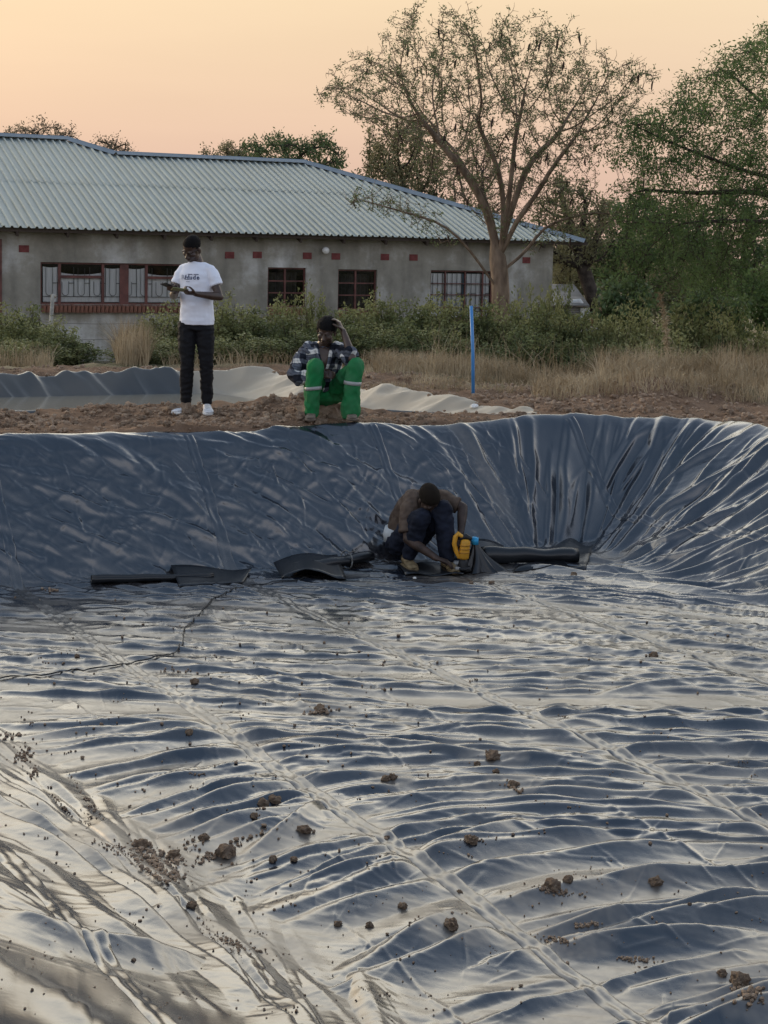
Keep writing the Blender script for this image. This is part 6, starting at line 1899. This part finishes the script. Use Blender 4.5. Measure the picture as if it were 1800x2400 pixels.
# ------------------------------------------------------------------ clods
def clod_mesh(seed, sub=2):
    bm = bmesh.new(); bmesh.ops.create_icosphere(bm, subdivisions=sub, radius=0.5)
    o_ = Vector((seed * 5.3, seed * 2.1, seed))
    for v in bm.verts:
        n_ = v.co.normalized()
        k = 1 + .42 * mnoise.noise(n_ * 1.5 + o_) + .34 * mnoise.noise(n_ * 3.6 + o_) + .22 * (abs(mnoise.noise(n_ * 6 + o_)) - .25) + (.12 * mnoise.noise(n_ * 13 + o_) if sub > 2 else 0)
        v.co = n_ * .5 * k; v.co.z *= .78
    me = bpy.data.meshes.new('earth_clod'); bm.to_mesh(me); bm.free(); me.materials.append(m_clod)
    me.polygons.foreach_set('use_smooth', [False] * len(me.polygons))
    return me
CL = [clod_mesh(k, 3) for k in range(6)]
random.seed(44)
def clod(px, py, wpx, label, cat='clod', group=None, fn=None, sink=.25):
    p_ = (on_liner(px, py) if fn is None else at_surface(px, py, fn, 8, 40))
    s_ = wpx / F * p_.y
    o_ = bpy.data.objects.new('earth_clod', random.choice(CL)); C.objects.link(o_)
    o_.scale = (s_ * random.uniform(.9, 1.1), s_ * random.uniform(.8, 1.1), s_ * random.uniform(.85, 1.15)); o_.rotation_euler = (random.uniform(-.3, .3), random.uniform(-.3, .3), random.uniform(0, 6.28))
    o_.location = p_ + Vector((0, s_ * .3, s_ * (.40 - sink)))
    return tag(o_, label, cat, group)
G_ = 'clods lying on the pond liner floor'
k_ = 1.085
for x, y, w, lab in ((1063, 1640, 36, 'large pale tan clod with a small dark clod at its left, right of floor centre'), (1031, 1654, 18, 'small dark clod touching the left side of the large pale tan clod'),
                     (832, 1686, 20, 'left half of a dark pair of clods in the middle of the floor'), (848, 1684, 22, 'right half of a dark pair of clods in the middle of the floor'),
                     (567, 1742, 32, 'rounded brown clod, left one of the joined pair at left centre'), (590, 1735, 30, 'flatter brown clod, right one of the joined pair at left centre'),
                     (657, 1800, 32, 'single rounded clod above the crumb trail at lower left centre'), (487, 1852, 46, 'widest flat clod sitting on the fold at the end of the crumb trail'),
                     (588, 1862, 22, 'small clod below and left of the single rounded clod'), (635, 1861, 20, 'small clod just under the single rounded clod'),
                     (1017, 1822, 30, 'brown clod with crumbs trailing to its right, floor centre'), (1418, 1913, 32, 'single brown clod standing alone at the right side of the floor'),
                     (1195, 1922, 40, 'rough clod heaped with crumbs at lower right centre'), (1228, 1906, 24, 'smaller crumbly clod behind the rough heaped clod at lower right centre'),
                     (870, 1963, 24, 'dark clod with shadow at lower centre, above two small ones'), (798, 2004, 20, 'right one of two small clods at bottom centre'), (730, 2000, 20, 'left one of two small clods at bottom centre'),
                     (975, 2008, 38, 'tall pointed tan clod near the bottom centre'), (412, 1962, 24, 'dark clod at the top of the curved dirt streak, bottom left'),
                     (303, 1833, 36, 'dark clod at the head of the thick crumb heap, lower left'), (374, 1852, 28, 'clod in the second crumb heap right of the thick one, lower left'),
                     (440, 1815, 26, 'dark clod at the start of the diagonal crumb trail, lower left'), (548, 1768, 22, 'dark clod at the far end of the diagonal crumb trail'),
                     (836, 1813, 14, 'pebble-sized clod on the middle seam'), (993, 1932, 16, 'pebble-sized clod beside the middle seam, lower right centre'), (1072, 1670, 18, 'small brown clod just in front of the large pale tan clod'),
                     (420, 1476, 20, 'brown clod below the black cable on the far left floor'), (1413, 1421, 22, 'flat tan stone at the far right of the floor'), (408, 1586, 20, 'dark clod straddling a fold at left, halfway down the floor'),
                     (165, 1420, 14, 'tiny dark clod at the far left beside the cable'), (1600, 2128, 46, 'dark clod topping the crumb heap at the bottom right corner'), (1560, 2108, 22, 'small clod left of the crumb heap at the bottom right corner'),
                     (1110, 1700, 24, 'dark clod in the crumb cluster right of floor centre'), (1062, 1262, 14, 'small brown clod in front of the thick black roll'), (1240, 1245, 16, 'reddish clod at the right end of the thick black roll'),
                     (1018, 1262, 12, 'small tan clod on the floor in front of the worker'), (1490, 1955, 11, 'tiny clod right of the lone clod, lower right'), (690, 1537, 26, 'rough brown clod in the small crumb patch at centre left')):
    clod(x * k_, y * k_, w * .98, lab, 'clod', G_)
# clods on the berm
for px, py, w, lab in ((800 / 1.843, 974, 46, "largest pale clod right under the standing man's feet"), (745 / 1.843, 968, 34, "pale clod left of the largest one under the standing man's feet"), (1195 / 1.843, 985, 28, 'round clod between the two men, lower one'), (1290 / 1.843, 985, 34, 'round pale clod just left of the seated man\'s foot'),
                       (860 / 3.07 + 360, 945, 34, 'clod heaped high between the two men, upper one'), (1075 / 3.07 + 360, 940, 34, 'clod right under the seated man\'s hip')):
    clod(px, py, w, lab, 'clod', 'larger clods on the berm', gz, .2)
sx_, sy_ = m2.location.x - .01, m2.location.y + .12
for dx_, dy_, sc_, lab_ in ((-.08, .02, .34, 'big brown clod the seated man sits on, under his right side'), (.12, .05, .30, 'big brown clod the seated man sits on, between his legs')):
    o_ = bpy.data.objects.new('earth_clod', CL[2]); C.objects.link(o_)
    o_.location = (sx_ + dx_, sy_ + dy_, m2.location.z + .015); o_.scale = (sc_ * 1.05, sc_, .27); o_.rotation_euler = (0, 0, dx_ * 20)
    tag(o_, lab_, 'clod', 'larger clods on the berm')
GB = 'middling clods of the bare berm'
for k in range(170):
    px = random.uniform(-30, 1830); py = random.choice((random.uniform(948, 1000), random.uniform(975, 1004)))
    if px > 1150: py = random.uniform(955, 1000)
    p_ = at_surface(px, py, gz, 8, 40); u_, v_ = toUV(p_.x, p_.y)
    if float(pit(u_, v_)) < 1.06 or float(pit2(u_, v_)) < 1.0: continue
    clod(px, py, random.uniform(8, 22) * random.uniform(.7, 1.2), 'brown earth clod among many on the bare berm between the ponds', 'clod', GB, gz, .2)
# small stuff joined: crumbs on the berm and on the liner
def crumbs(name, pts, sizes, seed):
    base = bmesh.new(); bmesh.ops.create_icosphere(base, subdivisions=1, radius=.5)
    bv_ = np.array([v.co[:] for v in base.verts]); bf_ = np.array([[v.index for v in f.verts] for f in base.faces]); base.free()
    rg_ = np.random.default_rng(seed); n_ = len(pts)
    sc = sizes[:, None, None] * rg_.uniform(.7, 1.3, (n_, 1, 3)) * np.array([1, 1, .8])
    V_ = bv_[None] * (1 + rg_.normal(0, .16, (n_, len(bv_), 1))) * sc
    a = rg_.uniform(0, 6.28, n_); ca_, sa_ = np.cos(a)[:, None], np.sin(a)[:, None]
    X = V_[..., 0] * ca_ - V_[..., 1] * sa_; Y = V_[..., 0] * sa_ + V_[..., 1] * ca_
    V_ = np.stack([X, Y, V_[..., 2]], -1) + pts[:, None, :]
    Fq = (bf_[None] + np.arange(n_)[:, None, None] * len(bv_)).reshape(-1, 3)
    o_ = np_mesh(name, V_.reshape(-1, 3), Fq, m_clod, None, False); o_['kind'] = 'stuff'; return o_
rgc = np.random.default_rng(61)
n_ = 30000
ax = rgc.uniform(-120, 1920, n_); Dd = 12.0 + 7.6 * rgc.random(n_) ** 1.2; X = (ax - 900) / F * Dd
U_, V__ = toUV(X, Dd)
ok = (pit(U_, V__) > 1.03) & (pit2(U_, V__) > 0.98) & (V__ > -19.2)
dAo = np.minimum(np.hypot(np.maximum(U_ - 7.7, 0), np.maximum(-18.7 - V__, 0)), np.hypot(np.maximum(U_ - 10.2, 0), np.maximum(-14.6 - V__, 0)))
ok &= dAo < 1.6
ok &= fbm(X * 1.6, Dd * 1.6, 401, 3) + rgc.normal(0, .12, n_) > .40
X, Dd = X[ok], Dd[ok]; sz_ = .010 + .052 * rgc.random(len(X)) ** 4
crumbs('berm_crumbs', np.stack([X, Dd, ground_z(X, Dd) + sz_ * .25], 1), sz_, 5)
# crumbs on the sheet
pts_, szs_ = [], []
def sprinkle(cx, cy, rx, ry, n_, s0, s1, rot=0.0):
    for _ in range(n_):
        a, b_ = rgc.normal(0, .45), rgc.normal(0, .45)
        px = (cx + (a * rx * math.cos(rot) - b_ * ry * math.sin(rot))) * k_; py = (cy + (a * rx * math.sin(rot) + b_ * ry * math.cos(rot))) * k_
        if not (0 < px < 1800 and py < 2395): continue
        p_ = on_liner(px, py); s_ = rgc.uniform(s0, s1) * rgc.uniform(.5, 1) / F * p_.y
        pts_.append((p_.x, p_.y, p_.z + s_ * .25)); szs_.append(s_)
for a in ((320, 1845, 60, 26, 120, 5, 16, .55), (350, 1885, 60, 22, 130, 5, 15, .4), (380, 1858, 34, 16, 50, 5, 14, .3), (250, 1835, 60, 12, 70, 4, 9, .35), (195, 1760, 24, 40, 26, 3, 8, .6), (135, 1740, 50, 6, 26, 3, 9, .9), (180, 1715, 60, 6, 30, 3, 9, .9),
          (510, 1825, 90, 10, 50, 5, 14, -.45), (460, 1850, 50, 12, 40, 5, 14, -.3), (420, 1825, 30, 20, 26, 4, 10, 0), (510, 2040, 70, 10, 90, 4, 9, .28), (445, 2000, 14, 36, 26, 3, 7, -.4), (540, 2055, 60, 8, 40, 4, 9, .1),
          (1265, 2000, 34, 8, 40, 5, 12, -.1), (1200, 2030, 46, 8, 60, 4, 11, .15), (1200, 1925, 55, 9, 60, 4, 11, .15), (1370, 2072, 46, 7, 50, 4, 11, .05), (1615, 2145, 40, 26, 90, 6, 20, .4), (1110, 1700, 30, 12, 26, 4, 14, .3), (690, 1538, 36, 7, 40, 4, 14, -.15),
          (50, 1630, 26, 24, 44, 4, 12, -.9), (75, 1668, 14, 22, 24, 4, 11, .5), (20, 1590, 34, 10, 20, 4, 12, 0), (1035, 1815, 40, 5, 22, 4, 9, -.1), (640, 2185, 70, 12, 16, 4, 9, 0), (1160, 1800, 50, 10, 12, 3, 7, 0), (560, 1750, 30, 14, 8, 4, 9, 0), (1280, 1890, 90, 30, 22, 3, 7, 0), (115, 1275, 30, 4, 26, 3, 8, 0), (370, 1450, 40, 5, 22, 3, 8, 0)):
    sprinkle(*a)
for _ in range(640):
    cx, cy = rgc.uniform(0, 1659), 1290 + 920 * rgc.random() ** .9
    if rgc.random() < .35: cx *= .55
    sprinkle(cx, cy, 2, 2, 1, 3, 9 if rgc.random() < .9 else 14)
for _ in range(60): sprinkle(rgc.uniform(0, 1659), rgc.uniform(1400, 2200), 22, 4, int(rgc.integers(3, 8)), 3, 7, rgc.normal(0, .3))
crumbs('liner_crumbs', np.array(pts_), np.array(szs_), 7)
# two bits of white litter
def litter(px, py, w, label, fn):
    p_ = at_surface(px, py, fn, 8, 40); s_ = w / F * p_.y
    bm = bmesh.new(); bmesh.ops.create_icosphere(bm, subdivisions=2, radius=.5)
    for v in bm.verts: v.co *= 1 + .35 * mnoise.noise(v.co * 5 + Vector((px, 0, 0))); v.co.z *= .7
    me = bpy.data.meshes.new('litter'); bm.to_mesh(me); bm.free()
    o_ = link_mesh('crumpled_paper', me, mat('white_paper', (.68, .67, .64), .9, .1, var=.15), None, False); o_.scale = (s_, s_, s_); o_.location = p_ + Vector((0, 0, s_ * .3))
    tag(o_, label, 'litter')
litter(853, 977, 12, "small crumpled white paper on the soil by the seated man's shoe", gz)
litter(1112, 960, 22, 'pale crumpled bag at the edge of the cream liner, right of the seated man', gz)
litter(972, 1357, 8, 'tiny white plastic scrap on the liner in front of the worker', liner_z)
